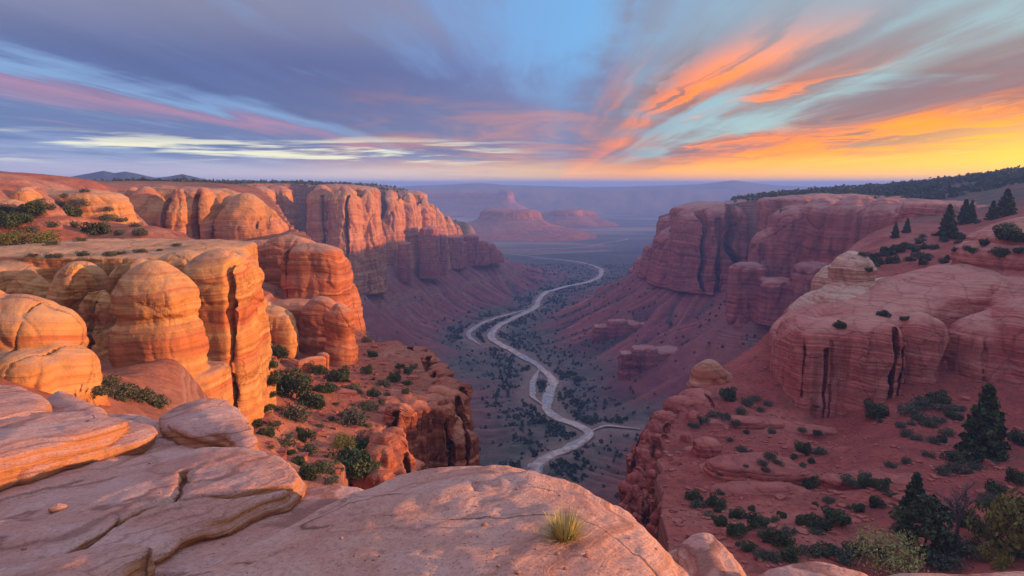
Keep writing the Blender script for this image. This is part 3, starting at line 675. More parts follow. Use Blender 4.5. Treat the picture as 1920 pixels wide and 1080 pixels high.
def build_terrain():
    az = np.concatenate([np.linspace(-180, -48, 60, endpoint=False), np.linspace(-48, 46, 1560, endpoint=False), np.linspace(46, 180, 80, endpoint=False)])
    az = np.radians(az); na = len(az)
    rr = np.concatenate([np.geomspace(12, 60, 50, endpoint=False), np.geomspace(60, 1300, 780, endpoint=False), np.geomspace(1300, 5000, 130, endpoint=False), np.geomspace(5000, 30000, 40)])
    nr = len(rr)
    X = (rr[:, None]*np.sin(az)[None]).ravel(); Y = (rr[:, None]*np.cos(az)[None]).ravel()
    z, d, s, t, zb, wd, nb, g1, g2, msk, t0 = terrain(X, Y, True)
    p2 = P3(X, Y, 0*X); r = np.hypot(X, Y)
    n1 = fbm(p2/18, 4); n2 = fbm(p2/140 + 4, 3); n3 = fbm(P3(s/7, d/70, 0*s), 3)
    red = np.array([0.31, 0.082, 0.064]); redd = np.array([0.20, 0.052, 0.050]); pink = np.array([0.44, 0.165, 0.125]); dkp = np.array([0.11, 0.034, 0.038])
    scrub = np.array([0.135, 0.105, 0.080]); scrubd = np.array([0.066, 0.072, 0.050]); dark = np.array([0.055, 0.058, 0.038])
    mixc = lambda a, b, f: a + (b - a)*np.clip(f, 0, 1)[:, None]
    C = np.tile(red, (len(X), 1))
    C = mixc(C, redd[None], 0.5 + 1.1*n3 - 0.5*g2)
    C = mixc(C, pink[None], sstep(0.25, 0.95, 0.8*n3 + 0.5*g1 + 0.45*g2)*0.9)  # rib crests painted paler, standing in for light on them
    C = mixc(C, dkp[None], sstep(-0.15, -1.0, g1 + 0.5*g2)*0.8*np.clip(t*6, 0, 1))  # gullies painted dark purple, standing in for shade between the ribs
    fl = sstep(0.62, 1.0, t + 0.25*n2 + 0.12*n3)
    vg = mixc(np.tile(scrub, (len(X), 1)), scrubd[None], sstep(-0.1, 0.35, n1 + 0.5*n2))
    C = mixc(C, vg, fl*0.9)
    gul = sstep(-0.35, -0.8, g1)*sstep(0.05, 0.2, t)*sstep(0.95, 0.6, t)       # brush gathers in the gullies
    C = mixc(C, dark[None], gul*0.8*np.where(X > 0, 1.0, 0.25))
    bank = sstep(24, 6, terrain.dr + 9*n1)*(d > 0)
    C = mixc(C, np.array([[0.29, 0.165, 0.12]]), bank*0.75)
    far = sstep(1600, 2600, r)*(d > 0)
    C = mixc(C, mixc(np.tile(np.array([0.12, 0.10, 0.10]), (len(X), 1)), np.array([[0.34, 0.21, 0.17]]), sstep(0.0, 0.22, fbm(p2/np.array([1100, 240, 1]), 4)) + 0.8*np.exp(-(gnoise(p2/np.array([1500, 420, 1]))/0.03)**2)), far*0.9)
    out = d < 0
    lft = (X < 0)[:, None]
    soil = mixc(np.where(lft, [[0.35, 0.100, 0.056]], [[0.31, 0.062, 0.048]]), np.where(lft, [[0.45, 0.175, 0.11]], [[0.40, 0.115, 0.085]]), sstep(-0.2, 0.6, n1 + n2))
    soil = mixc(soil, np.array([[0.22, 0.058, 0.045]]), sstep(0.05, 0.5, fbm(p2/6, 4))*0.7)
    wood = np.array([0.075, 0.072, 0.05])
    pw = sstep(380, 620, r)*out*(0.55 + 0.45*sstep(-0.2, 0.2, n1))
    soil = mixc(soil, wood[None], pw)
    C[out] = soil[out]
    i0 = np.arange((nr-1)*na); jn = np.arange(na)
    a = (np.arange(nr-1)[:, None]*na + jn[None]).ravel(); b = (np.arange(nr-1)[:, None]*na + ((jn+1) % na)[None]).ravel()
    Q = np.stack([a, a + na, b + na, b], 1)[:, ::-1]
    V = np.stack([X, Y, z], 1)
    # close the sheet under the viewer
    V = np.concatenate([V, [[0, 0, V[:na, 2].mean()]]]); C = np.concatenate([C, C[:1]])
    cq = np.stack([np.full(na, len(V)-1), (jn+1) % na, jn, jn], 1)
    m, nt, bs = new_mat('canyon_ground')
    geo = nt.n.new('ShaderNodeNewGeometry'); pos = geo.outputs['Position']; nz = nt.sep(geo.outputs['Normal'])[2]
    c = nt.attr('ground')['Color']
    g = nt.noise(pos, 0.9, 8, 0.68); gb = nt.noise(pos, 0.12, 7, 0.62)
    c = nt.mix(1.0, c, nt.ramp(g, [(0.3, (0.62, 0.60, 0.60)), (0.52, (1, 1, 1)), (0.7, (1.28, 1.25, 1.22))]), 'MULTIPLY')
    c = nt.mix(1.0, c, nt.ramp(gb, [(0.3, (0.74, 0.74, 0.76)), (0.68, (1.2, 1.18, 1.15))]), 'MULTIPLY')
    zz = nt.math('ADD', nt.sep(pos)[2], nt.math('MULTIPLY', gb, 3.0))
    bd = nt.noise(None, 0.8, 4, 0.6, dim='1D', w=zz)
    stp = nt.maprange(nz, 0.86, 0.6)
    c = nt.mix(nt.math('MULTIPLY', stp, 0.7), c, nt.mix(nt.maprange(bd, 0.38, 0.62), (0.21, 0.07, 0.055), (0.40, 0.19, 0.14)))
    nt.l.new(c, bs.inputs['Base Color']); bs.inputs['Roughness'].default_value = 0.95
    h = nt.math('ADD', nt.noise(pos, 1.6, 8, 0.7), nt.math('MULTIPLY', gb, 2.0))
    nt.l.new(nt.bump(h, 0.7, 0.5), bs.inputs['Normal'])
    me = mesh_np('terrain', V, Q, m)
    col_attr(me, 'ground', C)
    o = link('terrain', me); tag(o, None, None, None, 'structure')
    # the little disc that closes it under the viewer is part of the same sheet
    return o
tick('terrain'); TERR = build_terrain(); tick('terrain done')

# ------------------------------------------------------------------ river
def build_river():
    m, nt, b = new_mat('river_wash')
    geo = nt.n.new('ShaderNodeNewGeometry'); pos = geo.outputs['Position']
    w = nt.attr('wet')['Color']; e = nt.sep(w)[0]
    ac, al = nt.sep(w)[1], nt.sep(w)[2]
    n = nt.noise(nt.comb(nt.math('MULTIPLY', ac, 1.3), nt.math('MULTIPLY', al, 0.9), 0.0), 1.0, 6, 0.68, 0.8)
    ch = nt.math('ABSOLUTE', nt.math('SUBTRACT', n, 0.5))
    wet = nt.math('MULTIPLY', nt.maprange(ch, 0.06, 0.02), nt.math('MULTIPLY', nt.maprange(e, 0.10, 0.35), nt.maprange(nt.noise(nt.comb(ac, nt.math('MULTIPLY', al, 0.4), 4.0), 1.0, 3), 0.40, 0.58)))
    sand = nt.mix(nt.maprange(nt.noise(pos, 0.15, 6, 0.65), 0.35, 0.65), (0.40, 0.235, 0.18), (0.66, 0.46, 0.38))
    sand = nt.mix(nt.maprange(nt.noise(pos, 0.5, 4), 0.56, 0.70, 0, 0.5), sand, (0.22, 0.15, 0.11))
    sand = nt.mix(nt.maprange(nt.math('ADD', e, nt.math('MULTIPLY', nt.math('SUBTRACT', nt.noise(pos, 0.22, 5, 0.65), 0.5), 1.6)), 0.15, 0.55), (0.27, 0.15, 0.11), sand)
    nt.l.new(nt.mix(wet, sand, (0.12, 0.12, 0.14)), b.inputs['Base Color'])
    nt.l.new(nt.maprange(wet, 0, 1, 0.85, 0.32), b.inputs['Roughness'])
    nt.l.new(nt.maprange(wet, 0, 1, 0.2, 0.9), b.inputs['Specular IOR Level'])
    VV, QQ, WW = [], [], []; base = 0
    wid = [11, 6, 8, 7, 7, 8, 6]
    for li, P in enumerate(RIVPTS):
        c = catmull(P, 34); T = np.gradient(c, axis=0); T /= np.linalg.norm(T, axis=1)[:, None]; Nn = np.stack([-T[:, 1], T[:, 0]], 1)
        sl = np.concatenate([[0], np.cumsum(np.linalg.norm(np.diff(c, axis=0), axis=1))])
        w0 = wid[li]*0.5
        taper = np.clip(np.minimum(sl, sl[-1]-sl)/40, 0.25, 1) if li else 1
        zr = np.maximum(-199.6, terrain(c[:, 0], c[:, 1]) + 0.3)
        wl = w0*taper*np.clip(1 + 0.9*fbm(P3(sl/26, 0*sl + li + .5, 0*sl + .5), 4), .3, 2); wr = w0*taper*np.clip(1 + 0.9*fbm(P3(sl/26, 0*sl + 5.5 + li, 0*sl + .5), 4), .3, 2)
        K = 11
        for j in range(K):
            f = -1 + 2*j/(K-1); off = np.where(f < 0, f*wl, f*wr)
            VV.append(np.concatenate([c + Nn*off[:, None], (zr + 0.25 + 0.05*li + 0.45*(1-f*f))[:, None]], 1)); WW.append(np.stack([np.full(len(c), 1 - f*f), np.full(len(c), f), sl/30], 1))
        n_ = len(c)
        for j in range(K-1):
            a = base + j*n_ + np.arange(n_-1); QQ.append(np.stack([a, a + 1, a + n_ + 1, a + n_], 1)[:, ::-1])
        base += K*n_
    me = mesh_np('river', np.concatenate(VV), np.concatenate(QQ), m); wv = np.concatenate(WW)
    col_attr(me, 'wet', wv)
    tag(link('river', me), None, None, None, 'structure')
build_river()

# ------------------------------------------------------------------ near rocks on the left
tick('rocks')
VX = 1.0                                        # voxel multiplier
bulb = [(0, .80), (.10, .92), (.22, 1.0), (.34, 1.02), (.37, .93), (.42, .92), (.46, 1.06), (.60, 1.12), (.76, 1.10), (.84, 1.02), (.88, 1.0), (1.3, 1.05)]
rock('sandstone_pillar', 'bulbous orange sandstone dome standing free before the tall left buttress', 'rock pillar',
     [lobe(288, 72, 150, 488, -23.5, 0.9, 0.20, 0.0, 2.3, prof=bulb), lobe(325, 73.5, 165, 688, -27, 0.9, 0.03, 0.10, 2.6),
      lobe(240, 74.0, 110, 712, -27, 0.9, 0.05, 0.15, 2.4)], 0.17*VX, M['left'], k=0.25, bed=1.5, bed_amp=0.16, lump=5.0, lump_amp=0.35, flute=1.6, flute_amp=0.10, seed=1, soft=0.8, joint=3.0, joint_amp=0.06, block=1.7, block_amp=0.13)
rock('sandstone_buttress', 'tall split orange buttress carrying the flat slickrock platform', 'buttress',
     [lobe(408, 85, 122, 466, -34, 0.9, 0.10, 0.03, 3.2, prof=[(0, .90), (.10, 1.0), (.22, 1.03), (.25, .90), (.28, 1.0), (.48, 1.02), (.50, .95), (.52, 1.0), (1.3, 1.03)]),
      lobe(452, 90, 66, 474, -34, 1.3, 0.10, 0.22, 2.8, prof=[(0, .86), (.12, 1.0), (.25, .98), (.29, .92), (.34, 1.0), (1.3, 1.0)]),
      lobe(480, 95, 26, 520, -34, 1.6, 0.12, 0.5, 2.6),
      lobe(345, 95, 110, 470, -34, 0.8, 0.08, 0.05, 3.2, prof=[(0, .93), (.1, 1.0), (.24, 1.0), (.28, .94), (.33, 1.0), (1.3, 1.0)]),
      lobe(255, 92, 90, 484, -28, 1.0, 0.12, 0.06, 2.7, prof=[(0, .9), (.12, 1.0), (.22, 1.0), (.28, .9), (.34, .98), (1.3, 1.05)]),
      lobe(140, 85, 108, 494, -26, 0.9, 0.32, 0.10, 2.4, prof=[(0, .86), (.2, 1.0), (.38, 1.03), (.43, .94), (.5, 1.04), (1.3, 1.1)]),
      lobe(150, 93, 90, 488, -26, 1.0, 0.15, 0.08, 2.6), lobe(52, 86, 80, 505, -24, 1.0, 0.25, 0.08, 2.5),
      lobe(30, 98, 130, 487, -26, 1.0, 0.1, 0.08, 2.6), lobe(-60, 92, 120, 492, -26, 1.0, 0.1, 0.08, 2.6),
      lobe(215, 112, 480, 455, -24, 0.72, 0.05, 0.02, 4.0), lobe(385, 106, 150, 458, -34, 1.0, 0.06, 0.05, 3.0), lobe(-20, 116, 260, 462, -22, 0.6, 0.05, 0.02, 3.0)],
     0.26*VX, M['left'], k=0.12, bed=2.4, bed_amp=0.24, lump=7, lump_amp=0.42, flute=2.4, flute_amp=0.15, seed=2, soft=1.0, joint=4.2, joint_amp=0.25, block=2.6, block_amp=0.26,
     cracks=[(140, 81, 1.5, 0.16, -22, -8.6, 9), (352, 84, 1.2, 0.25, -34, -8, 9), (100, 85, 1.4, 0.22, -25, -8, 8), (205, 88, 1.4, 0.9, -28, -9, 16), (447, 84, 1.35, 0.22, -34, -9, 8), (415, 80, 1.45, 0.05, -26, -9, 4)])
rock('sandstone_bluff', 'rounded bright orange bluff at the left end above pink slabs', 'bluff',
     [lobe(28, 45, 190, 552, -17, 0.9, 0.22, 0.06, 2.5, prof=[(0, .85), (.15, 1.0), (.38, 1.06), (.43, .98), (.47, 1.05), (1.3, 1.12)]),
      lobe(-70, 44, 160, 530, -17, 1.0, 0.2, 0.08, 2.5), lobe(82, 43.5, 120, 640, -18, 1.0, 0.16, 0.55, 2.4),
      lobe(20, 42, 150, 655, -17, 0.9, 0.12, 0.12, 2.5), lobe(120, 44.5, 90, 700, -18, 1.0, 0.3, 0.5, 2.2)],
     0.13*VX, M['left'], k=0.15, bed=2.6, bed_amp=0.12, lump=3.2, lump_amp=0.30, seed=3, soft=0.6, joint=2.2, joint_amp=0.16, block=1.5, block_amp=0.10,
     cracks=[(62, 42, 1.2, 0.05, -15, -8.5, 6), (10, 42, 1.6, 0.045, -12, -7, 6), (112, 42, 1.3, 0.05, -18, -11, 5), (30, 41, 1.7, 0.04, -17, -11, 5)])
rock('cliff_band', 'low glowing orange cliff band above the shrubby slope', 'cliff',
     [lobe(165, 238, 150, 354, -16, 0.8, 0.16, 0.12, 2.8), lobe(215, 236, 70, 366, -16, 1.0, 0.2, 0.35, 2.5), lobe(110, 246, 90, 352, -14, 0.9, 0.15, 0.1, 2.6),
      lobe(260, 228, 90, 432, -17, 0.8, 0.3, 0.4, 2.2)],
     0.5*VX, M['left'], bed=2.8, bed_amp=0.5, lump=12, lump_amp=0.8, flute=5, flute_amp=0.4, seed=4)
rock('slickrock_dome', 'low orange slickrock humps at the upper left edge', 'rock dome',
     [lobe(10, 205, 90, 352, -10, 1.0, 0.5, 0.2, 2.2), lobe(62, 200, 60, 350, -10, 1.0, 0.5, 0.25, 2.2), lobe(25, 188, 110, 372, -12, 0.8, 0.5, 0.2, 2.2)],
     0.45*VX, M['left'], bed=2.2, bed_amp=0.35, lump=9, lump_amp=0.7, seed=5)
DM = dict(bed=4.0, bed_amp=0.5, lump=14, lump_amp=1.3, flute=6, flute_amp=0.9)
rock('slickrock_dome', 'three joined tan domes parted by dark clefts behind the platform', 'rock dome',
     [lobe(284, 345, 80, 350, -42, 1.2, 0.36, 0.45, 2.3), lobe(346, 338, 64, 353, -42, 1.2, 0.34, 0.40, 2.4), lobe(392, 340, 52, 352, -42, 1.3, 0.30, 0.22, 2.5),
      lobe(262, 352, 50, 350, -42, 1.4, 0.35, 0.4, 2.3), lobe(330, 372, 200, 348, -42, 0.5, 0.10, 0.1, 3), lobe(420, 385, 120, 352, -42, 0.5, 0.2, 0.1, 2.6)],
     0.75*VX, M['leftfar'], k=0.3, seed=6, cracks=[(320, 330, 1.5, 1.3, -42, -4, 30), (371, 330, 1.55, 1.0, -42, -5, 26), (300, 322, 1.6, .5, -30, -6, 16), (416, 336, 1.5, 1.8, -44, -3, 30)], **DM)
rock('slickrock_dome', 'single broad tan and red dome right of the three joined domes', 'rock dome',
     [lobe(468, 345, 96, 361, -44, 1.2, 0.36, 0.32, 2.3), lobe(505, 346, 66, 386, -44, 1.2, 0.4, 0.5, 2.2), lobe(440, 352, 60, 366, -44, 1.2, 0.4, 0.2, 2.3), lobe(478, 362, 80, 368, -44, 0.9, 0.3, 0.4, 2.4),
      lobe(540, 352, 22, 415, -44, 1.0, 0.5, 0.4, 2.2)],
     0.7*VX, M['leftfar'], k=0.3, seed=7, cracks=[(478, 328, 1.4, 0.35, -22, -5, 14)], **DM)
rock('sandstone_fin', 'long blocky red fin ending in a tall wall over the gorge', 'rock fin',
     [lobe(500, 210, 130, 448, -44, 0.5, 0.10, 0.05, 3.2), lobe(545, 196, 120, 441, -44, 0.6, 0.12, 0.03, 3.0), lobe(588, 182, 112, 455, -44, 0.7, 0.08, 0.04, 3.4, prof=[(0, .93), (.08, 1), (.4, 1.01), (.43, .97), (.5, 1), (1.3, 1.02)]),
      lobe(632, 186, 46, 470, -46, 1.5, 0.16, 0.5, 2.5), lobe(652, 190, 30, 520, -48, 1.6, 0.2, 0.9, 2.4), lobe(560, 222, 140, 452, -44, 0.5, 0.1, 0.05, 3)],
     0.42*VX, M['leftmid'], k=0.2, bed=3.6, bed_amp=0.40, lump=11, lump_amp=0.75, flute=4, flute_amp=0.35, seed=8, soft=1.4,
     cracks=[(583, 170, 1.5, 0.2, -34, -15, 8), (545, 180, 1.5, 0.25, -30, -13, 10), (625, 172, 1.2, 0.3, -44, -15, 8), (508, 200, 1.5, 0.2, -30, -13, 8)])
rock('sandstone_fin', 'lower red fin whose rounded orange end pillar stands above shrubs', 'rock fin',
     [lobe(560, 156, 150, 560, -42, 0.45, 0.14, 0.06, 2.8, prof=[(0, .95), (.15, 1.02), (.3, .97), (.4, 1.0), (1.3, 1.0)]), lobe(600, 150, 80, 556, -42, 0.8, 0.2, 0.05, 2.6),
      lobe(634, 142, 50, 567, -42, 1.1, 0.18, 0.22, 2.4, prof=[(0, .9), (.12, 1.03), (.36, 1.04), (.42, .97), (.55, 1.0), (1.3, 1.0)]), lobe(540, 168, 120, 572, -40, 0.6, 0.2, 0.1, 2.6)],
     0.30*VX, M['leftmid'], k=0.2, bed=2.6, bed_amp=0.30, lump=7, lump_amp=0.5, flute=3, flute_amp=0.18, seed=9, soft=1.0)
rock('sandstone_outcrop', 'pale jointed outcrop between the buttress and the lower fin', 'outcrop',
     [lobe(505, 142, 80, 575, -36, 0.9, 0.25, 0.12, 2.6), lobe(530, 140, 40, 590, -36, 1.0, 0.3, 0.15, 2.4), lobe(480, 150, 80, 562, -34, 0.9, 0.3, 0.1, 2.6)],
     0.28*VX, M['left'], k=0.15, bed=2.2, bed_amp=0.3, lump=6, lump_amp=0.5, seed=10, cracks=[(518, 134, 1.4, 0.15, -36, -22, 6), (495, 134, 1.5, 0.12, -36, -22, 6)])
rock('rock_ledge', 'low straight red wall at the foot of the lower fin', 'rock ledge',
     [lobe(575, 132, 60, 668, -39, 0.25, 0.05, 0.02, 3.5, rot=0.75), lobe(598, 136, 24, 660, -39, 0.5, 0.05, 0.02, 3)],
     0.22*VX, M['leftmid'], bed=1.2, bed_amp=0.2, lump=4, lump_amp=0.25, seed=11)

# ------------------------------------------------------------------ left wall of the canyon, far
FAR = dict(bed=9.0, bed_amp=1.1, lump=34, lump_amp=2.6, flute=13, flute_amp=3.2)
colm = [(0, .78), (.10, .95), (.25, 1.0), (.5, 1.03), (1.3, 1.18)]
rock('cliff_buttress', 'large far left buttress with three sunlit orange prows', 'cliff buttress',
     [lobe(608, 850, 50, 346, -132, 1.5, 0.12, 0.25, 2.6, prof=colm), lobe(652, 836, 56, 347, -132, 1.5, 0.12, 0.26, 2.6, prof=colm), lobe(692, 868, 44, 354, -136, 1.6, 0.14, 0.34, 2.5, prof=colm),
      lobe(640, 935, 150, 345, -132, 0.45, 0.05, 0.08, 3.2), lobe(565, 915, 70, 347, -104, 0.9, 0.08, 0.2, 2.8), lobe(528, 885, 60, 347, -100, 0.9, 0.08, 0.2, 2.8), lobe(490, 800, 60, 350, -80, 0.9, 0.08, 0.2, 2.8), lobe(500, 945, 140, 347, -84, 0.4, 0.05, 0.08, 3.2), lobe(708, 915, 26, 410, -136, 1.6, 0.15, 0.4, 2.5)],
     1.35*VX, M['leftfar'], k=0.6, seed=12, soft=4.0, joint=20, joint_amp=2.8, cracks=[(631, 838, 1.5, 2.6, -134, -4, 34), (674, 848, 1.55, 2.6, -136, -6, 34), (655, 812, 1.5, 1.2, -120, -14, 18), (610, 826, 1.5, 1.2, -120, -14, 18)], **FAR)
rock('cliff_buttress', 'farther left buttress of narrow prows stepping down toward the canyon mouth', 'cliff buttress',
     [lobe(735, 1050, 48, 356, -142, 1.6, 0.14, 0.32, 2.5, prof=colm), lobe(768, 1082, 44, 361, -142, 1.6, 0.14, 0.30, 2.5, prof=colm), lobe(797, 1114, 36, 368, -142, 1.6, 0.16, 0.38, 2.5, prof=colm), lobe(755, 1190, 100, 357, -142, 0.5, 0.05, 0.10, 3.2),
      lobe(820, 1150, 32, 388, -144, 1.5, 0.2, 0.5, 2.4, prof=colm), lobe(840, 1185, 28, 404, -144, 1.4, 0.25, 0.55, 2.4, prof=colm), lobe(857, 1215, 24, 420, -144, 1.2, 0.3, 0.6, 2.3, prof=colm), lobe(822, 1225, 40, 410, -144, 0.8, 0.2, 0.3, 2.4)],
     1.5*VX, M['leftfar'], k=0.6, seed=13, soft=4.5, joint=20, joint_amp=2.8, cracks=[(714, 1020, 1.5, 5, -142, -8, 70), (752, 1055, 1.5, 2.6, -142, -10, 40), (783, 1088, 1.55, 2.4, -142, -16, 40), (809, 1125, 1.5, 2.2, -142, -26, 36)], **FAR)
TW = dict(bed=7.0, bed_amp=0.7, lump=20, lump_amp=1.2, flute=6.5, flute_amp=2.6)
for (i, lb, ls) in [(0, 'squat red tower at the foot of the three sunlit prows', [lobe(702, 866, 34, 457, -140, 1.0, 0.05, 0.12, 3), lobe(685, 883, 34, 465, -138, 1.0, 0.05, 0.1, 3)]),
                    (1, 'small square red tower alone on the talus crest', [lobe(760, 990, 28, 453, -142, 1.0, 0.05, 0.14, 3)]),
                    (2, 'ribbed red tower below the stepped buttress', [lobe(806, 1048, 36, 423, -144, 1.0, 0.06, 0.14, 2.8), lobe(826, 1068, 26, 435, -144, 1.0, 0.06, 0.14, 2.8)]),
                    (3, 'ribbed red tower next before the canyon mouth', [lobe(848, 1170, 40, 439, -144, 0.9, 0.08, 0.14, 2.8), lobe(864, 1182, 24, 451, -144, 0.9, 0.08, 0.14, 2.8)]),
                    (4, 'low row of red pinnacles ending the left wall at the canyon mouth', [lobe(884, 1224, 28, 437, -146, 1.0, 0.1, 0.2, 2.6), lobe(903, 1230, 24, 448, -146, 1.0, 0.12, 0.25, 2.5), lobe(918, 1248, 26, 453, -146, 1.0, 0.2, 0.35, 2.3), lobe(932, 1263, 20, 465, -146, 1.0, 0.3, 0.4, 2.3), lobe(875, 1248, 26, 441, -146, 1, .1, .1, 2.6)])]:
    rock('rock_tower', lb, 'rock tower', ls, 1.0*VX, M['rightfar'], k=0.5, seed=20 + i, group='red towers along the left talus crest', **TW)

# ------------------------------------------------------------------ left gorge rim
def rim_cols(name, label, pts, mat, seed, vox, zb, wpx=44, dome=(0.02, 0.06), nn=(2.8, 4.5), **kw):
    rs = np.random.RandomState(seed); L = []
    for (u, D, vt) in pts:
        w = wpx*rs.uniform(0.85, 1.4); a = rs.uniform(.16, .40)
        L.append(lobe(u, D, w, vt, zb, rs.uniform(0.8, 1.4), rs.uniform(*dome), rs.uniform(0.05, 0.18), rs.uniform(*nn), rot=rs.uniform(-.6, .6),
                      prof=[(0, .90), (.03, 1.0), (a, 1.0), (a + .03, rs.uniform(.90, .97)), (a + .10, .99), (1.3, 1.08)]))
    ck = [(u + wpx*rs.uniform(.25, .6)*rs.choice([-1, 1]), D - 2.5, rs.uniform(1.1, 2.0), rs.uniform(.18, .45), zb, zat(vt, D) - rs.uniform(-1, 2.5), rs.uniform(5, 9)) for (u, D, vt) in pts]
    return rock(name, label, 'cliff', L, vox, mat, k=vox*1.5, seed=seed, soft=vox*2.2, cracks=ck, **kw)
RIMK = dict(bed=2.8, bed_amp=0.34, lump=7, lump_amp=0.6, flute=2.3, flute_amp=0.95, joint=3.2, joint_amp=0.9)
rim_cols('gorge_cliff', 'left gorge rim cliff of split red columns below the shrub bench',
         [(838, 130, 708), (822, 138, 690), (843, 122, 735), (815, 124, 724), (850, 119, 775), (800, 117, 740), (772, 109, 752), (744, 104, 757), (755, 114, 738), (785, 126, 722), (720, 112, 748), (815, 113, 752), (790, 134, 706), (740, 122, 730), (846, 115, 800)], M['leftrim'], 31, 0.25*VX, -68, 62, **RIMK)
rim_cols('gorge_cliff', 'lower rounded red rim blocks nearest the big foreground boulder on the left',
         [(715, 88, 812), (700, 84, 836), (735, 87, 842), (690, 90, 806), (728, 94, 800), (745, 84, 880), (755, 90, 860), (675, 80, 876), (700, 78, 880)], M['leftrim'], 32, 0.24*VX, -62, 54, **RIMK)
rim_cols('gorge_cliff', 'upper ledge of red blocks along the far edge of the shrub bench',
         [(750, 168, 648), (775, 166, 650), (793, 160, 658), (806, 156, 668), (820, 146, 682), (735, 172, 640), (785, 170, 655)], M['leftrim'], 33, 0.30*VX, -62, 36, **RIMK)

# ------------------------------------------------------------------ right wall of the canyon, far
rock('cliff_buttress', 'far right headland of banded red cliffs descending to the valley', 'cliff buttress',
     [lobe(1345, 835, 96, 379, -130, 1.2, 0.12, 0.16, 2.6, prof=colm), lobe(1295, 850, 70, 388, -130, 1.3, 0.16, 0.22, 2.5, prof=colm), lobe(1330, 900, 150, 378, -130, 0.8, 0.08, 0.1, 2.8),
      lobe(1258, 890, 60, 424, -130, 1.3, 0.2, 0.3, 2.4, prof=colm), lobe(1235, 940, 56, 452, -128, 1.2, 0.18, 0.3, 2.4, prof=colm), lobe(1212, 970, 40, 480, -128, 1.2, 0.2, 0.35, 2.4), lobe(1195, 985, 30, 500, -128, 1.2, 0.3, 0.4, 2.3), lobe(1275, 930, 90, 400, -130, 1.0, 0.12, 0.15, 2.6),
      lobe(1400, 860, 110, 372, -130, 1.0, 0.08, 0.1, 2.8)],
     1.6*VX, M['rightfar'], k=0.8, seed=41, joint=26, joint_amp=3.0, cracks=[(1312, 815, 1.6, 2.5, -130, -26, 40), (1372, 800, 1.6, 6, -130, -16, 60), (1345, 795, 1.5, 1.2, -130, -40, 24), (1262, 860, 1.6, 2.5, -130, -50, 40)], **FAR)
rock('cliff_wall', 'broad banded pink cliff wall rising above the right talus', 'cliff wall',
     [lobe(1402, 640, 64, 490, -138, 1.0, 0.06, 0.10, 3.2), lobe(1440, 668, 64, 425, -134, 1.2, 0.16, 0.3, 2.6, prof=colm), lobe(1488, 665, 100, 384, -134, 0.9, 0.12, 0.2, 3.0, prof=colm), lobe(1545, 640, 96, 370, -130, 0.9, 0.10, 0.2, 3.0, prof=colm),
      lobe(1600, 600, 100, 366, -126, 0.9, 0.10, 0.2, 3.0, prof=colm), lobe(1655, 560, 110, 372, -120, 0.9, 0.10, 0.2, 3.0, prof=colm), lobe(1710, 530, 110, 376, -110, 0.9, 0.08, 0.2, 3.0, prof=colm), lobe(1560, 700, 280, 364, -130, 0.5, 0.04, 0.05, 3.5), lobe(1460, 615, 70, 520, -126, 1.0, 0.08, 0.15, 3), lobe(1530, 590, 80, 490, -120, 1.0, 0.10, 0.15, 3), lobe(1690, 610, 200, 371, -120, 0.6, 0.05, 0.05, 3.2)],
     1.25*VX, M['rightfar'], k=1.5, seed=42, joint=26, joint_amp=3.0, **FAR)
rock('cliff_band', 'short vertical red cliff band behind the conifers on the right slope', 'cliff',
     [lobe(1712, 470, 44, 378, -46, 1.2, 0.06, 0.08, 3), lobe(1748, 462, 60, 378, -46, 1.0, 0.06, 0.08, 3), lobe(1790, 465, 56, 379, -46, 1.0, 0.06, 0.08, 3), lobe(1750, 490, 130, 376, -46, 0.5, 0.04, 0.05, 3.2), lobe(1830, 470, 50, 384, -40, 1.0, .06, .08, 3)],
     0.8*VX, M['right'], k=0.4, bed=5, bed_amp=0.6, lump=18, lump_amp=1.0, flute=6, flute_amp=1.4, seed=43)

# ------------------------------------------------------------------ right near dome and its neighbours
RD = dict(bed=2.3, bed_amp=0.36, lump=12, lump_amp=0.9, flute=5.5, flute_amp=0.30)
rock('slickrock_dome', 'huge banded red slickrock dome with dark clefts on the right', 'rock dome',
     [lobe(1665, 214, 400, 541, -68, 0.52, 0.10, 0.03, 3.0, sx=0.31, sy=0.10), lobe(1600, 193, 240, 590, -70, 0.40, 0.10, 0.02, 3.4, sx=0.06), lobe(1552, 186, 112, 602, -70, 0.9, 0.12, 0.05, 3.2), lobe(1505, 198, 76, 590, -70, 1.2, 0.16, 0.16, 2.8),
      lobe(1640, 182, 112, 596, -70, 0.9, 0.10, 0.03, 3.4), lobe(1732, 188, 92, 586, -70, 1.0, 0.12, 0.03, 3.0),
      lobe(1770, 236, 300, 496, -68, 0.45, 0.16, 0.05, 2.6, sx=0.36), lobe(1850, 222, 150, 470, -68, 0.7, 0.14, 0.06, 2.6, sx=.34), lobe(1590, 215, 170, 566, -68, 0.6, 0.12, 0.05, 2.8, sx=.2)],
     0.40*VX, M['right'], k=1.6, tilt=(0.03, 0.0), seed=44, soft=3.4, joint=7.5, joint_amp=0.5,
     cracks=[(1569, 176, 1.35, 0.35, -68, -44, 12), (1585, 175, 1.55, 0.22, -68, -42, 10), (1594, 174, 1.4, 0.25, -62, -42, 9), (1690, 176, 1.30, 0.55, -68, -38, 18), (1704, 178, 1.25, 0.25, -68, -38, 12), (1527, 178, 1.5, 0.2, -64, -42, 9), (1640, 168, 1.5, 0.1, -60, -44, 6), (1790, 183, 1.25, 1.3, -70, -44, 16)], **RD)
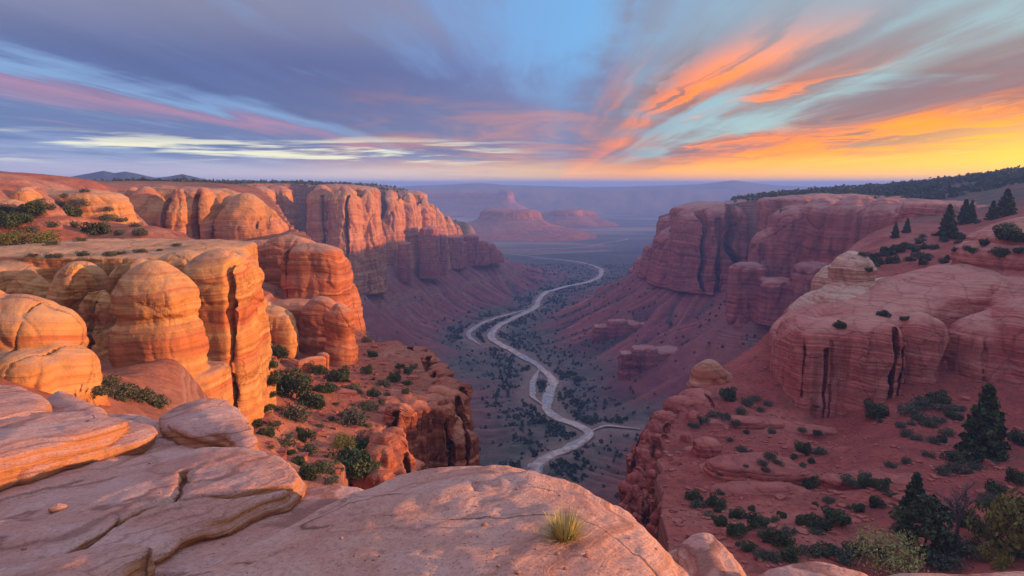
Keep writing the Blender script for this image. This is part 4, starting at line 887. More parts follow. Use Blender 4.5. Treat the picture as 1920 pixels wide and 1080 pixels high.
rock('slickrock_dome', 'banded red dome with a ledgy cap filling the right edge', 'rock dome',
     [lobe(1868, 190, 130, 585, -68, 1.0, 0.18, 0.10, 2.8, prof=[(0, .8), (.15, .96), (.3, 1.0), (1.3, 1.08)]), lobe(1925, 186, 130, 560, -66, 1.1, 0.25, 0.12, 2.5), lobe(1900, 205, 200, 520, -64, 0.8, 0.3, 0.15, 2.3),
      lobe(1912, 222, 215, 404, -60, 0.9, 0.16, 0.12, 2.6, sx=0.15, prof=[(0, .66), (.08, .84), (.15, .92), (.17, .84), (.22, .96), (.30, .98), (.32, .92), (.40, 1.04), (.50, 1.12), (.7, 1.25), (1.3, 1.4)]),
      lobe(1985, 232, 190, 396, -60, 0.9, 0.2, 0.2, 2.5, prof=[(0, .7), (.1, .9), (.3, 1), (1.3, 1.2)]), lobe(2010, 205, 160, 520, -64, 1.0, 0.3, 0.2, 2.4)],
     0.42*VX, M['right'], k=0.9, tilt=(0.03, 0.0), seed=45, soft=2.6, joint=7, joint_amp=0.45, cracks=[(1815, 180, 1.2, 0.3, -66, -42, 10), (1868, 178, 1.1, 0.3, -64, -40, 10), (1905, 212, 1.3, 0.15, -40, -18, 8)], **RD)
rock('sandstone_pillar', 'pale capped hoodoo on the shoulder of the huge red dome', 'rock pillar',
     [lobe(1598, 226, 82, 470, -34, 1.0, 0.5, 0.0, 2.4, prof=[(0, .78), (.25, 1.0), (.55, 1.02), (.62, .90), (.7, .98), (.78, .90), (.86, .96), (1.3, 1.0)]),
      lobe(1596, 224, 126, 528, -60, 1.0, 0.20, 0.18, 2.4), lobe(1545, 230, 100, 545, -62, 1.2, 0.25, 0.3, 2.4), lobe(1560, 245, 60, 498, -50, 1.2, 0.3, 0.2, 2.4), lobe(1672, 236, 110, 520, -50, 0.6, 0.2, 0.1, 2.6)],
     0.36*VX, M['rightpale'], k=0.5, bed=1.7, bed_amp=0.36, lump=9, lump_amp=0.6, flute=4, flute_amp=0.25, seed=46, soft=1.8, cracks=[(1606, 214, 1.45, 0.12, -32, -22, 5)])

# ------------------------------------------------------------------ right gorge rim
rim_cols('gorge_cliff', 'right gorge rim cliff of fluted dark red columns',
         [(1201, 121, 905), (1207, 131, 872), (1214, 142, 834), (1222, 150, 806), (1238, 160, 786), (1252, 172, 768), (1226, 118, 925), (1236, 127, 880), (1246, 137, 846), (1258, 148, 812), (1272, 160, 782), (1288, 174, 752),
          (1256, 113, 940), (1268, 122, 898), (1280, 134, 856), (1296, 147, 812), (1312, 164, 768), (1326, 182, 736), (1292, 118, 922), (1310, 131, 872)],
         M['rightrim'], 51, 0.29*VX, -88, 52, dome=(0.10, 0.30), nn=(2.3, 3.0), bed=2.4, bed_amp=0.5, lump=7, lump_amp=0.8, flute=2.4, flute_amp=1.0, joint=4, joint_amp=1.0)
rock('balanced_boulder', 'smooth orange knob perched on the right rim', 'boulder',
     [lobe(1338, 200, 62, 674, -60, 0.9, 0.5, 0.12, 2.4), lobe(1358, 202, 50, 690, -60, 0.9, 0.6, 0.3, 2.2), lobe(1320, 198, 36, 712, -60, 1.0, 0.4, 0.3, 2.4)],
     0.28*VX, M['leftmid'], k=1.0, bed=1.6, bed_amp=0.14, lump=6, lump_amp=0.4, seed=52, soft=1.2)
rock('rock_outcrop', 'short round red stump on the right bench edge', 'outcrop',
     [lobe(1340, 139, 56, 820, -63, 1.0, 0.18, 0.06, 2.6), lobe(1310, 142, 40, 838, -63, 1.0, 0.2, 0.1, 2.5)],
     0.24*VX, M['rightrim'], bed=1.1, bed_amp=0.3, lump=5, lump_amp=0.35, seed=53)
rock('rock_outcrop', 'curved outcrop of thin red beds in the middle of the right bench', 'outcrop',
     [lobe(1430, 124, 170, 856, -62, 0.5, 0.12, 0.30, 2.6), lobe(1490, 121, 140, 872, -62, 0.45, 0.12, 0.30, 2.6), lobe(1375, 127, 90, 866, -62, 0.6, 0.14, 0.3, 2.4), lobe(1545, 122, 120, 894, -60, 0.4, 0.12, 0.25, 2.5), lobe(1450, 114, 190, 905, -62, 0.35, 0.12, 0.3, 2.6)],
     0.22*VX, M['rightrim'], k=0.6, bed=0.9, bed_amp=0.42, lump=6, lump_amp=0.6, seed=54, soft=0.7)
rock('rock_outcrop', 'blocky red outcrop beside the smooth orange knob', 'outcrop',
     [lobe(1285, 176, 60, 742, -66, 0.9, 0.2, 0.2, 2.5), lobe(1318, 186, 70, 730, -66, 0.8, 0.2, 0.15, 2.6), lobe(1262, 168, 40, 770, -66, 1.0, 0.2, 0.2, 2.5)],
     0.28*VX, M['rightrim'], k=0.3, bed=1.6, bed_amp=0.35, lump=6, lump_amp=0.5, flute=3, flute_amp=0.3, seed=55)
# ------------------------------------------------------------------ mesas out on the plain
def mesa(name, label, caps, zc, zb, zf, tal, vox, seed):
    L = []
    for (u, D, w, vt, dep) in caps:
        a = lobe(u, D, w, vt, zf, dep, 0.02, 0.0, 2.6); H = a['z1'] - zf; m = pxm(D)
        k = tal*m/a['rx']
        a['prof'] = [(0, 1.0), ((a['z1']-zb)/H, 1.03)] + [((a['z1']-zb)/H + (1-(a['z1']-zb)/H)*f, 1.05 + k*f**1.6) for f in (0.1, .3, .5, .7, .85, 1.0)] + [(1.3, 1.05 + k*1.4)]
        L.append(a)
    return rock(name, label, 'mesa', L, vox, M['mesa'], k=vox*3, seed=seed, bed=vox*3, bed_amp=vox*0.35, lump=vox*14, lump_amp=vox*0.9, flute=vox*3.2, flute_amp=vox*0.8)
mesa('mesa', 'nearer mesa with a sunlit orange rim above a broad purple apron', [(955, 2700, 96, 393, 0.9), (1000, 2690, 30, 396, 1.2), (925, 2760, 50, 394, 1.0)], 0, zat(409, 2700), -204, 112, 5.5, 71)
mesa('mesa', 'long low mesa right of the sunlit mesa with a small end knob', [(1060, 3300, 60, 393, 0.8), (1085, 3350, 40, 393, 0.8), (1030, 3350, 40, 399, 0.8), (1111, 3350, 14, 396, 1.0)], 0, zat(404, 3300), -204, 50, 6.0, 72)
mesa('mesa', 'distant long flat mesa ending in a small sunlit block', [(949, 4300, 30, 356, 1.0), (900, 4420, 90, 360, 0.8), (840, 4560, 90, 360, 0.8)], 0, zat(371, 4300), -204, 58, 9.0, 73)
mesa('mesa', 'long blue table mesa behind the left wall', [(800, 5200, 180, 356, 0.4), (880, 5000, 90, 357, 0.5), (700, 5200, 120, 356, 0.5)], 0, zat(366, 5000), -204, 50, 13.0, 74)
tick('rocks done')

# ------------------------------------------------------------------ far ranges
def hills(name, prof, D, depth, cols, amp, seed, foot):
    """a range of hills whose skyline follows (photo column, row) picks at depth D"""
    us = np.array([p[0] for p in prof], float); zs = np.array([zat(p[1], D) for p in prof])
    n, k = 260, 26
    u = np.linspace(us[0], us[-1], n); top = np.interp(u, us, zs); x = (u - 960)/FPX*D
    top = top + amp*fbm(P3(x/(D*0.02), 0*x + seed, 0*x), 4)
    V = []
    for j in range(k):
        f = -1 + 2*j/(k-1); e = (1 - abs(f)**1.25)
        y = D + f*depth/2 + 0*x
        z = foot + (top - foot)*np.clip(e*(1 + 0.35*fbm(P3(x/(D*.03), y/(D*.03), 0*x + seed), 4)*(1-e)*2), 0, 1)
        V.append(np.stack([x*(y/D), y, z], 1))
    V = np.concatenate(V); Q = []
    for j in range(k-1):
        a = j*n + np.arange(n-1); Q.append(np.stack([a, a+1, a+n+1, a+n], 1))
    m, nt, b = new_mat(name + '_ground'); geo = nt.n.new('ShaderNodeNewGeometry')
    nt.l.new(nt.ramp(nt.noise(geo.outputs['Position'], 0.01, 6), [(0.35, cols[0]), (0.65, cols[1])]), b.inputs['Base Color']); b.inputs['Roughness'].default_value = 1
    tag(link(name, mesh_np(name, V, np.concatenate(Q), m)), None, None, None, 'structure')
hills('mountains', [(60, 341), (110, 336), (150, 330), (175, 325), (205, 320), (225, 324), (245, 321), (270, 326), (300, 333), (322, 331), (350, 326), (372, 331), (400, 338), (440, 343)], 2100, 400, ((0.03, 0.036, 0.07), (0.05, 0.05, 0.085)), 1.0, 3, -8)  # blue of distance haze put into this range's ground colour
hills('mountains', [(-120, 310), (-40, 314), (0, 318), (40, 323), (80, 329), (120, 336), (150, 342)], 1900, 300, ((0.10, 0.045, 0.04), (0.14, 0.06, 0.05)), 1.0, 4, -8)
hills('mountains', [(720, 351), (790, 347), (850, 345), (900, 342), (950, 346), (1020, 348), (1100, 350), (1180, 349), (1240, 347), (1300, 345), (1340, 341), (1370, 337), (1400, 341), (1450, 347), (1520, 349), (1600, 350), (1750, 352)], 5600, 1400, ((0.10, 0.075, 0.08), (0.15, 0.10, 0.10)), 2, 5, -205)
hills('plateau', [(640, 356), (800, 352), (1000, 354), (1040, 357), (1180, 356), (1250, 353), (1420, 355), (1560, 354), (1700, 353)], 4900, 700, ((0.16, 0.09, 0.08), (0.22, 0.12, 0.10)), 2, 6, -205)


# ------------------------------------------------------------------ foreground slickrock
tick('foreground')
def on_plane(u, v, pl_): r = ray(u, v); a, b, c = pl_; return r*(a/(r[2] - b*r[1] - c*r[0]))
def poly_sd(px, py, P):
    """signed distance to a closed polygon on a plan grid"""
    d = np.full(px.shape, 1e18); ins = np.zeros(px.shape, bool); n = len(P)
    for i in range(n):
        a, b = P[i], P[(i+1) % n]; e = b - a; t = np.clip(((px-a[0])*e[0] + (py-a[1])*e[1])/(e@e + 1e-12), 0, 1)
        d = np.minimum(d, (px-a[0]-t*e[0])**2 + (py-a[1]-t*e[1])**2)
        if e[1] != 0: ins ^= ((a[1] > py) != (b[1] > py)) & (px < a[0] + (py-a[1])*e[0]/e[1])
    return np.where(ins, -1, 1)*np.sqrt(d)
def slab(name, label, cat, picks, plane, zbot, vox, mat, edge=0.12, dome=0.0, dome_w=1.0, seed=0, wob=0.05, lump=0.9, lump_amp=0.04, bed=0.12, bed_amp=0.02, under=0.0, cuts=(), slope=0.0, hollows=(), group=None, joints=()):
    """a slab of slickrock: outline picked on its top plane z = a + b*y + c*x, rounded edge, top swelling by dome"""
    a, b, c = plane
    P = np.array([on_plane(u, v, plane)[:2] for u, v in picks]); P = np.concatenate([P, P[:1]]); Pc = []
    for i in range(len(P)-1):
        p0, p1, p2, p3 = P[(i-1) % (len(P)-1)], P[i], P[i+1], P[(i+2) % (len(P)-1)]
        for t in (0, .25, .5, .75): Pc.append(p1 + (p2-p1)*t if i in cuts else 0.5*((2*p1)+(p2-p0)*t+(2*p0-5*p1+4*p2-p3)*t*t+(3*p1-p0-3*p2+p3)*t**3))
    P = np.array(Pc); pad = vox*5 + edge + 0.1 + slope
    lo = P.min(0) - pad; hi = P.max(0) + pad
    ztop = max(a + b*q[1] + c*q[0] for q in P) + dome + 0.2
    dims = [int((hi[0]-lo[0])/vox)+2, int((hi[1]-lo[1])/vox)+2, int((ztop-zbot)/vox)+6]
    while np.prod(dims) > 7e6:
        vox *= 1.08; dims = [int((hi[0]-lo[0])/vox)+2, int((hi[1]-lo[1])/vox)+2, int((ztop-zbot)/vox)+6]
    gx = lo[0] + vox*np.arange(dims[0]); gy = lo[1] + vox*np.arange(dims[1]); gz = zbot - 3*vox + vox*np.arange(dims[2])
    X2, Y2 = np.meshgrid(gx, gy, indexing='ij'); d2 = poly_sd(X2, Y2, P)
    q = P3(X2, Y2, 0*X2)
    d2 = d2 + (wob*fbm(q/0.55 + seed, 3) + wob*0.4*fbm(q/0.13 + seed, 3)).reshape(d2.shape)
    top = a + b*Y2 + c*X2 + dome*(1 - np.exp(-np.maximum(-d2, 0)/dome_w*1.6)) - dome*0.5
    for (u, v, rad, dep) in hollows:
        h = on_plane(u, v, plane); top -= dep*np.exp(-((X2-h[0])**2 + (Y2-h[1])**2)/rad**2)
    for (line, wd, dep) in joints:
        L_ = np.array([on_plane(u, v, plane)[:2] for u, v in line]); dd = np.full(X2.shape, 1e9); wv = 0.05*fbm(q/0.35 + 31, 3).reshape(d2.shape); wv2 = 0.05*fbm(q/0.3 + 57, 3).reshape(d2.shape)
        for p0, p1 in zip(L_[:-1], L_[1:]):
            e = p1 - p0; t = np.clip(((X2 + wv - p0[0])*e[0] + (Y2 + wv2 - p0[1])*e[1])/(e@e), 0, 1)
            dd = np.minimum(dd, np.hypot(X2 + wv - p0[0] - t*e[0], Y2 + wv2 - p0[1] - t*e[1]))
        top -= dep*np.exp(-(dd/wd)**2)
    top += lump_amp*fbm(q/lump + seed, 4).reshape(d2.shape)
    Z = gz[None, None, :]
    T = (Z - top[:, :, None])*0.95
    S = d2[:, :, None] - slope*np.clip((top[:, :, None]-Z)/max(0.3, 1e-3), 0, 1.5) + under*np.clip((top[:, :, None]-Z-0.08)/0.25, 0, 1)
    F = smax(smax(S, T, edge*2), zbot - Z, 0).astype(np.float32)
    F[0] = F[-1] = 1; F[:, 0] = F[:, -1] = 1; F[:, :, 0] = F[:, :, -1] = 1
    V, Q = surface_nets(F, np.array([gx[0], gy[0], gz[0]]), vox); V = relax(V, Q, 2); N = vnormals(V, Q)
    side = np.clip(1.1 - np.abs(N[:, 2]), 0, 1)
    zc = V[:, 2] - b*V[:, 1] + 0.10*V[:, 0] + 0.05*fbm(V/0.8 + seed, 3)
    s1, b1 = layers(zc/bed + seed, 0.25); s2, b2 = layers(zc/(bed*0.3) + seed + 3, 0.3)
    disp = side*bed_amp*(s1 + 0.5*b1 + 0.45*s2) + 0.012*fbm(V/0.16 + seed, 3) + 0.5*lump_amp*fbm(V/(lump*0.35) + seed, 3)
    tl = (V[:, 2] - b*V[:, 1] - 0.16*V[:, 0] + 0.22*V[:, 1] + 0.25*fbm(V/1.3 + 4, 3))
    st, bb = layers(tl/0.11 + seed, 0.2); disp += (1 - side)*0.013*(st + 0.5*bb)
    V = V + N*disp[:, None]
    me = mesh_np(name, V, Q, mat); cpt = P.mean(0)
    return tag(link_world(name, me, (cpt[0], cpt[1], zbot)), label, cat, group)
FV = 1.0
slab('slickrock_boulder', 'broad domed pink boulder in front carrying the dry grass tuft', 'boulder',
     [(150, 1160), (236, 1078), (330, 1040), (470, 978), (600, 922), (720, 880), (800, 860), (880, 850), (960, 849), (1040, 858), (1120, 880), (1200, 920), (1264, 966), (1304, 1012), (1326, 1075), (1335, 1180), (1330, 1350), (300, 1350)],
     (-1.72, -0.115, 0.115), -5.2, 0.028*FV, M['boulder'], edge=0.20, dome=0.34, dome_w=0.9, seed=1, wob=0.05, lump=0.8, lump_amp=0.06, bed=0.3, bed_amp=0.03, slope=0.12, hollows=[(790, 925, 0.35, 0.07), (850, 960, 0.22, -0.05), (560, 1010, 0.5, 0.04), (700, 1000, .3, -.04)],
     joints=[([(470, 1080), (560, 1040), (640, 1005), (700, 985)], 0.022, 0.05), ([(602, 960), (630, 948), (660, 935)], 0.025, 0.08), ([(890, 925), (886, 945), (893, 960)], 0.02, 0.06)])
slab('slickrock_sheet', 'sloping pink bedrock sheet beneath the left slabs', 'bedrock',
     [(-500, 1250), (-500, 760), (-200, 745), (60, 760), (190, 768), (280, 770), (360, 790), (430, 820), (520, 850), (575, 895), (660, 893), (740, 903), (770, 930), (800, 1050), (760, 1300), (100, 1350)],
     (-2.02, -0.145, 0.055), -6.5, 0.05*FV, M['slab'], edge=0.25, dome=0.20, dome_w=0.8, seed=2, wob=0.08, lump=1.3, lump_amp=0.05, bed=0.25, bed_amp=0.03, slope=0.25,
     joints=[([(330, 838), (270, 860), (190, 898), (120, 930), (20, 955)], 0.05, 0.12), ([(500, 860), (450, 850), (380, 842)], 0.05, 0.1)])
slab('rock_slab', 'largest pink slab with a cracked orange right end', 'rock slab',
     [(566, 884), (552, 862), (520, 845), (460, 832), (395, 832), (320, 848), (240, 880), (100, 935), (-60, 985), (-200, 1050), (-200, 1200), (60, 1130), (200, 1065), (300, 1020), (350, 985), (420, 965), (490, 928), (540, 912)],
     (-1.72, -0.135, 0.085), -3.6, 0.026*FV, M['slab'], edge=0.035, dome=0.10, dome_w=0.5, seed=3, wob=0.05, lump=0.9, lump_amp=0.04, bed=0.13, bed_amp=0.04,
     joints=[([(350, 890), (338, 925), (322, 942), (270, 960), (225, 985), (180, 1015), (120, 1050)], 0.030, 0.16), ([(322, 942), (380, 934), (430, 930), (480, 918), (540, 905)], 0.035, 0.14), ([(250, 985), (300, 965), (330, 955)], 0.022, 0.08)])
slab('rock_slab', 'thin lower slab jutting from under the largest slab', 'rock slab',
     [(498, 922), (520, 935), (488, 955), (420, 985), (360, 1020), (300, 1060), (240, 1100), (150, 1130), (240, 1020), (330, 985), (420, 950)],
     (-1.90, -0.135, 0.085), -3.6, 0.022*FV, M['slab'], edge=0.025, dome=0.04, dome_w=0.3, seed=4, wob=0.06, lump=0.7, lump_amp=0.02, bed=0.07, bed_amp=0.03)
slab('rock_slab', 'small wedge slab at the bottom edge left of the domed boulder', 'rock slab',
     [(278, 1018), (262, 1035), (200, 1075), (120, 1130), (-60, 1160), (-100, 1080), (60, 1050), (150, 1020), (230, 1010)],
     (-1.60, -0.135, 0.085), -3.2, 0.022*FV, M['slab'], edge=0.025, dome=0.06, dome_w=0.3, seed=5, wob=0.05, lump=0.6, lump_amp=0.03, bed=0.07, bed_amp=0.02)
slab('rock_slab', 'upper of two stacked slabs with a glowing broken edge', 'rock slab',
     [(-120, 772), (0, 768), (90, 762), (170, 766), (228, 778), (236, 788), (190, 805), (120, 822), (60, 838), (0, 856), (-120, 880)],
     (-1.66, -0.135, 0.045), -3.2, 0.028*FV, M['slab'], edge=0.03, dome=0.10, dome_w=0.5, seed=6, wob=0.06, lump=0.9, lump_amp=0.04, bed=0.09, bed_amp=0.035)
slab('rock_slab', 'lower of two stacked slabs with a dark red overhung edge', 'rock slab',
     [(-120, 830), (100, 812), (200, 785), (262, 788), (287, 806), (262, 822), (190, 838), (120, 858), (60, 880), (0, 888), (-120, 905)],
     (-1.87, -0.135, 0.045), -3.6, 0.028*FV, M['slab'], edge=0.03, dome=0.06, dome_w=0.4, seed=7, wob=0.07, lump=0.9, lump_amp=0.03, bed=0.11, bed_amp=0.04, under=0.10)
slab('rock_slab', 'thick rounded slab at the left end of the ledge', 'rock slab',
     [(-150, 728), (0, 720), (55, 722), (92, 738), (96, 752), (70, 765), (20, 778), (-150, 800)],
     (-1.56, -0.135, 0.045), -3.6, 0.035*FV, M['slab'], edge=0.10, dome=0.12, dome_w=0.5, seed=8, wob=0.05, lump=1.0, lump_amp=0.04, bed=0.13, bed_amp=0.03)
slab('slickrock_hump', 'low striped hump behind the rounded slab', 'rock',
     [(70, 745), (110, 728), (150, 735), (190, 752), (215, 770), (150, 780), (80, 775)],
     (-1.86, -0.135, 0.045), -4.0, 0.035*FV, M['slab'], edge=0.16, dome=0.16, dome_w=0.4, seed=9, wob=0.04, lump=0.8, lump_amp=0.03, bed=0.1, bed_amp=0.02)
slab('rock_block', 'cracked pink block with a bright orange face at the drop', 'rock block',
     [(300, 772), (330, 757), (385, 746), (430, 748), (455, 765), (472, 800), (474, 825), (440, 826), (420, 808), (370, 806), (310, 792)],
     (-1.80, -0.145, 0.04), -5.0, 0.03*FV, M['slab'], edge=0.05, dome=0.10, dome_w=0.5, seed=10, wob=0.07, lump=0.8, lump_amp=0.05, bed=0.16, bed_amp=0.05)
slab('slickrock_boulder', 'narrow striped boulder wedged right of the domed boulder', 'boulder',
     [(1262, 1000), (1310, 984), (1350, 990), (1385, 1020), (1408, 1056), (1418, 1110), (1400, 1200), (1290, 1200), (1270, 1080)],
     (-2.25, -0.10, 0.0), -5.0, 0.024*FV, M['slab'], edge=0.13, dome=0.10, dome_w=0.3, seed=11, wob=0.02, lump=0.6, lump_amp=0.02, bed=0.07, bed_amp=0.03, slope=0.06)
slab('rock_slab', 'red edged slab at the bottom right beside the striped boulder', 'rock slab',
     [(1425, 1066), (1450, 1048), (1495, 1036), (1540, 1040), (1590, 1052), (1640, 1075), (1640, 1200), (1430, 1200)],
     (-2.10, -0.10, 0.0), -5.0, 0.024*FV, M['slab'], edge=0.07, dome=0.08, dome_w=0.3, seed=12, wob=0.05, lump=0.7, lump_amp=0.03, bed=0.1, bed_amp=0.03)
slab('rock_slab', 'long smooth slab along the bottom right corner', 'rock slab',
     [(1540, 1080), (1620, 1062), (1720, 1054), (1850, 1056), (2000, 1050), (2100, 1060), (2100, 1250), (1560, 1250)],
     (-1.95, -0.10, 0.0), -5.0, 0.03*FV, M['slab'], edge=0.10, dome=0.10, dome_w=0.4, seed=13, wob=0.05, lump=0.9, lump_amp=0.03, bed=0.1, bed_amp=0.03)

# ------------------------------------------------------------------ picks onto built surfaces
bpy.context.view_layer.update()
DG = bpy.context.evaluated_depsgraph_get()
def hit(u, v):
    r = Vector(ray(u, v)).normalized(); o = Vector((0, 0, 0))
    ok, loc, nor, fi, ob, mx = SC.ray_cast(DG, o, r)
    return (loc, nor, ob) if ok else (None, None, None)

# more thin beds cropping out of the right bench
for i, (lb, u, v, w, h) in enumerate([('low stepped red ledge under the orange knob', 1390, 800, 150, 20), ('long thin red ledge below the huge dome', 1500, 812, 170, 14), ('red ledge crossing the slope left of the tall conifer', 1690, 905, 190, 16), ('red ledge in front of the rounded evergreen', 1560, 985, 170, 18)]):
    p = hit(u, v)[0]; D = p.y
    ls = [lobe(u + du*w, D + dd, w*f, v - h + dv, p.z - 6, 0.4, 0.10, 0.30, 2.5, rot=-0.25) for du, dd, f, dv in ((0, 2, .7, 0), (.35, 3, .55, 3), (-.35, 1, .55, 4), (.7, 4.5, .4, 8))]
    rock('rock_ledge', lb, 'rock ledge', ls, 0.2, M['rightrim'], k=0.5, seed=80 + i, bed=0.8, bed_amp=0.35, lump=5, lump_amp=0.6, soft=0.6)
bpy.context.view_layer.update(); DG = bpy.context.evaluated_depsgraph_get()
# cliff blocks on the right talus, seated where the slope is
for i, (lb, u, v, h, ws) in enumerate([('dark red cliff block low on the right talus', 1212, 692, 44, (52, 70, 40)), ('upper dark red cliff block on the right talus', 1160, 628, 30, (40, 60, 36))]):
    p = hit(u, v)[0]; D = p.y; m_ = pxm(D)
    ls = [lobe(u + du, D + dd, w, v - h + dv, p.z - 14, 0.8, 0.05, 0.08, 3.2) for du, dd, w, dv in ((0, 6, ws[0], 0), (42, 12, ws[1], 4), (-28, 8, ws[2], 10), (80, 22, ws[1], 6))]
    rock('talus_cliff', lb, 'cliff', ls, 0.8, M['rightfar'], k=0.8, seed=60 + i, bed=5, bed_amp=0.7, lump=16, lump_amp=1.6, flute=6, flute_amp=2.2, joint=9, joint_amp=1.6)
# ------------------------------------------------------------------ plants
def leaf_quads(C, size, rs, up=0.2, elong=1.6):
    n = len(C); d = rs.normal(size=(n, 3)); d[:, 2] += up; d /= np.linalg.norm(d, axis=1)[:, None]
    e = np.cross(d, rs.normal(size=(n, 3))); e /= np.linalg.norm(e, axis=1)[:, None]
    s = size*rs.uniform(0.6, 1.4, n)[:, None]
    V = np.stack([C - e*s*0.5 - d*s*elong*.5, C + e*s*0.5 - d*s*elong*.5, C + e*s*0.35 + d*s*elong*.5, C - e*s*0.35 + d*s*elong*.5], 1).reshape(-1, 3)
    return V, np.arange(4*n).reshape(-1, 4)
def tube(P, r, k=6):
    P = np.asarray(P, float); T = np.gradient(P, axis=0); T /= np.linalg.norm(T, axis=1)[:, None] + 1e-9
    a = np.cross(T, [0.3, 0.9, 0.1]); a /= np.linalg.norm(a, axis=1)[:, None] + 1e-9; b = np.cross(T, a)
    th = np.linspace(0, 2*np.pi, k, endpoint=False); r = np.asarray(r, float)[:, None, None]
    V = (P[:, None] + r*(np.cos(th)[None, :, None]*a[:, None] + np.sin(th)[None, :, None]*b[:, None])).reshape(-1, 3)
    Q = [(i*k + j, i*k + (j+1) % k, (i+1)*k + (j+1) % k, (i+1)*k + j) for i in range(len(P)-1) for j in range(k)]
    return V, np.array(Q)
def join(parts):
    V, Q, o = [], [], 0
    for v, q in parts: V.append(v); Q.append(q + o); o += len(v)
    return np.concatenate(V), np.concatenate(Q)
def leaf_mesh(name, V, Q, mat, shade):
    me = mesh_np(name, V, Q, mat, False); col_attr(me, 'leaf', np.stack([shade]*3, 1)); return me
def shrub_mesh(seed, n=900, squash=0.8, open_=0.25, size=0.075, mat=None):
    """a rounded bush of unit radius, foot at z = 0: leaf clumps on short stems, lumpy outline"""
    rs = np.random.RandomState(seed); k = rs.randint(11, 17); cl = []
    for i in range(k):
        a = rs.uniform(0, 2*np.pi); e = rs.uniform(0.0, 1.0); rr = rs.uniform(0.35, 0.82)
        cl.append((rr*math.cos(a)*math.sqrt(1 - e*e*.8), rr*math.sin(a)*math.sqrt(1 - e*e*.8), squash*(0.25 + rr*e), rs.uniform(0.24, 0.42)))
    cl.append((0, 0, squash*0.45, 0.45))
    C, sh = [], []
    for (x, y, z, r) in cl:
        m = int(n/len(cl)); p = rs.normal(size=(m, 3)); p /= np.linalg.norm(p, axis=1)[:, None]; p *= (r*rs.uniform(0.55, 1.05, m)**0.6)[:, None]
        C.append(p + [x, y, z]); sh.append(np.full(m, rs.uniform(0.15, 0.7)) + rs.uniform(-.25, .3, m))
    C = np.concatenate(C); sh = np.clip(np.concatenate(sh), 0, 1); ok = C[:, 2] > 0.02; C, sh = C[ok], sh[ok]
    V, Q = leaf_quads(C, size, rs, 0.4); sh4 = np.repeat(sh, 4)
    st = []
    for (x, y, z, r) in cl[:7]: st.append(tube([[0, 0, -0.15], [x*.4, y*.4, z*.5], [x*.85, y*.85, z]], [.035, .022, .01], 4))
    sv, sq = join(st); V2, Q2 = join([(V, Q), (sv, sq)])
    me = leaf_mesh('shrub', V2, Q2, mat, np.concatenate([sh4, np.full(len(sv), 0.3)]))
    me.materials.append(M['bark']); mi = np.zeros(len(Q2), np.int32); mi[len(Q):] = 1; me.polygons.foreach_set('material_index', mi)
    return me
def conifer_mesh(seed, n_whorl=26, width=0.30, size=0.045, gap=0.15):
    """crown of a conifer of unit height: whorls of drooping sprays with gaps"""
    rs = np.random.RandomState(seed); C, sh = [], []
    for i in range(n_whorl):
        h = 0.08 + 0.90*(i/n_whorl)**0.92; L = width*(1 - h)**0.85*rs.uniform(0.75, 1.15) + 0.015
        nb = int(9 - 4*h); a0 = rs.uniform(0, 6.3)
        for b in range(nb):
            if rs.rand() < gap: continue
            a = a0 + b*2*np.pi/nb + rs.uniform(-.25, .25); l = L*rs.uniform(0.7, 1.15); m = int(10 + 90*l/width)
            f = rs.uniform(0.12, 1.0, m)**0.8; spread = 0.30*l*f*(1.15 - f)
            w = rs.normal(0, 1, m)*spread
            x = np.cos(a)*l*f - np.sin(a)*w; y = np.sin(a)*l*f + np.cos(a)*w; z = h - 0.32*l*f + 0.25*l*f*f + rs.normal(0, .010, m)
            C.append(np.stack([x, y, z], 1)); sh.append(rs.uniform(0.1, 0.6) + rs.uniform(-.2, .35, m))
    C = np.concatenate(C); sh = np.clip(np.concatenate(sh), 0, 1)
    V, Q = leaf_quads(C, size, rs, 0.0, 1.9)
    return leaf_mesh('crown', V, Q, M['conifer'], np.repeat(sh, 4))
def trunk_mesh(h, r, seed):
    rs = np.random.RandomState(seed); z = np.linspace(-0.05, h, 9); P = np.stack([rs.normal(0, .006, 9).cumsum(), rs.normal(0, .006, 9).cumsum(), z], 1); P[:2, :2] = 0
    return mesh_np('trunk', *tube(P, r*(1 - 0.85*np.linspace(0, 1, 9)), 8), M['bark'])
def tree(name, label, cat, loc, h, crown, trunk, group=None, rz=0.0):
    t = bpy.data.objects.new(name, None); COL.objects.link(t); t.location = loc; t.scale = (h, h, h); t.rotation_euler = (0, 0, rz); t.empty_display_size = 0.1
    tag(t, label, cat, group); link('crown', crown, t); link('trunk', trunk, t); return t

SHR = {'juniper': [shrub_mesh(100 + i, 2300, 0.95, mat=M['juniper'], size=0.062) for i in range(5)], 'sage': [shrub_mesh(120 + i, 1100, 0.6, mat=M['sage'], size=0.06) for i in range(4)],
       'olive': [shrub_mesh(140 + i, 2600, 0.9, mat=M['olive'], size=0.042) for i in range(2)], 'pale': [shrub_mesh(150 + i, 3600, 0.75, mat=M['pale'], size=0.026) for i in range(2)]}
RNG = random.Random(4)
def shrub(u, v, wpx, kind='juniper', label='', group=None, name='shrub', cat='shrub', flat=1.0):
    loc, nor, ob = hit(u, v)
    if loc is None or loc.length < 25: return None
    r = wpx*loc.length/FPX/2*1.22
    o = link(name, SHR[kind][RNG.randrange(len(SHR[kind]))]); o.location = (loc.x, loc.y, loc.z - 0.08*r)
    o.scale = (r*RNG.uniform(.9, 1.12), r*RNG.uniform(.9, 1.12), r*RNG.uniform(.85, 1.15)*flat); o.rotation_euler = (0, 0, RNG.uniform(0, 6.28))
    return tag(o, label, cat, group)

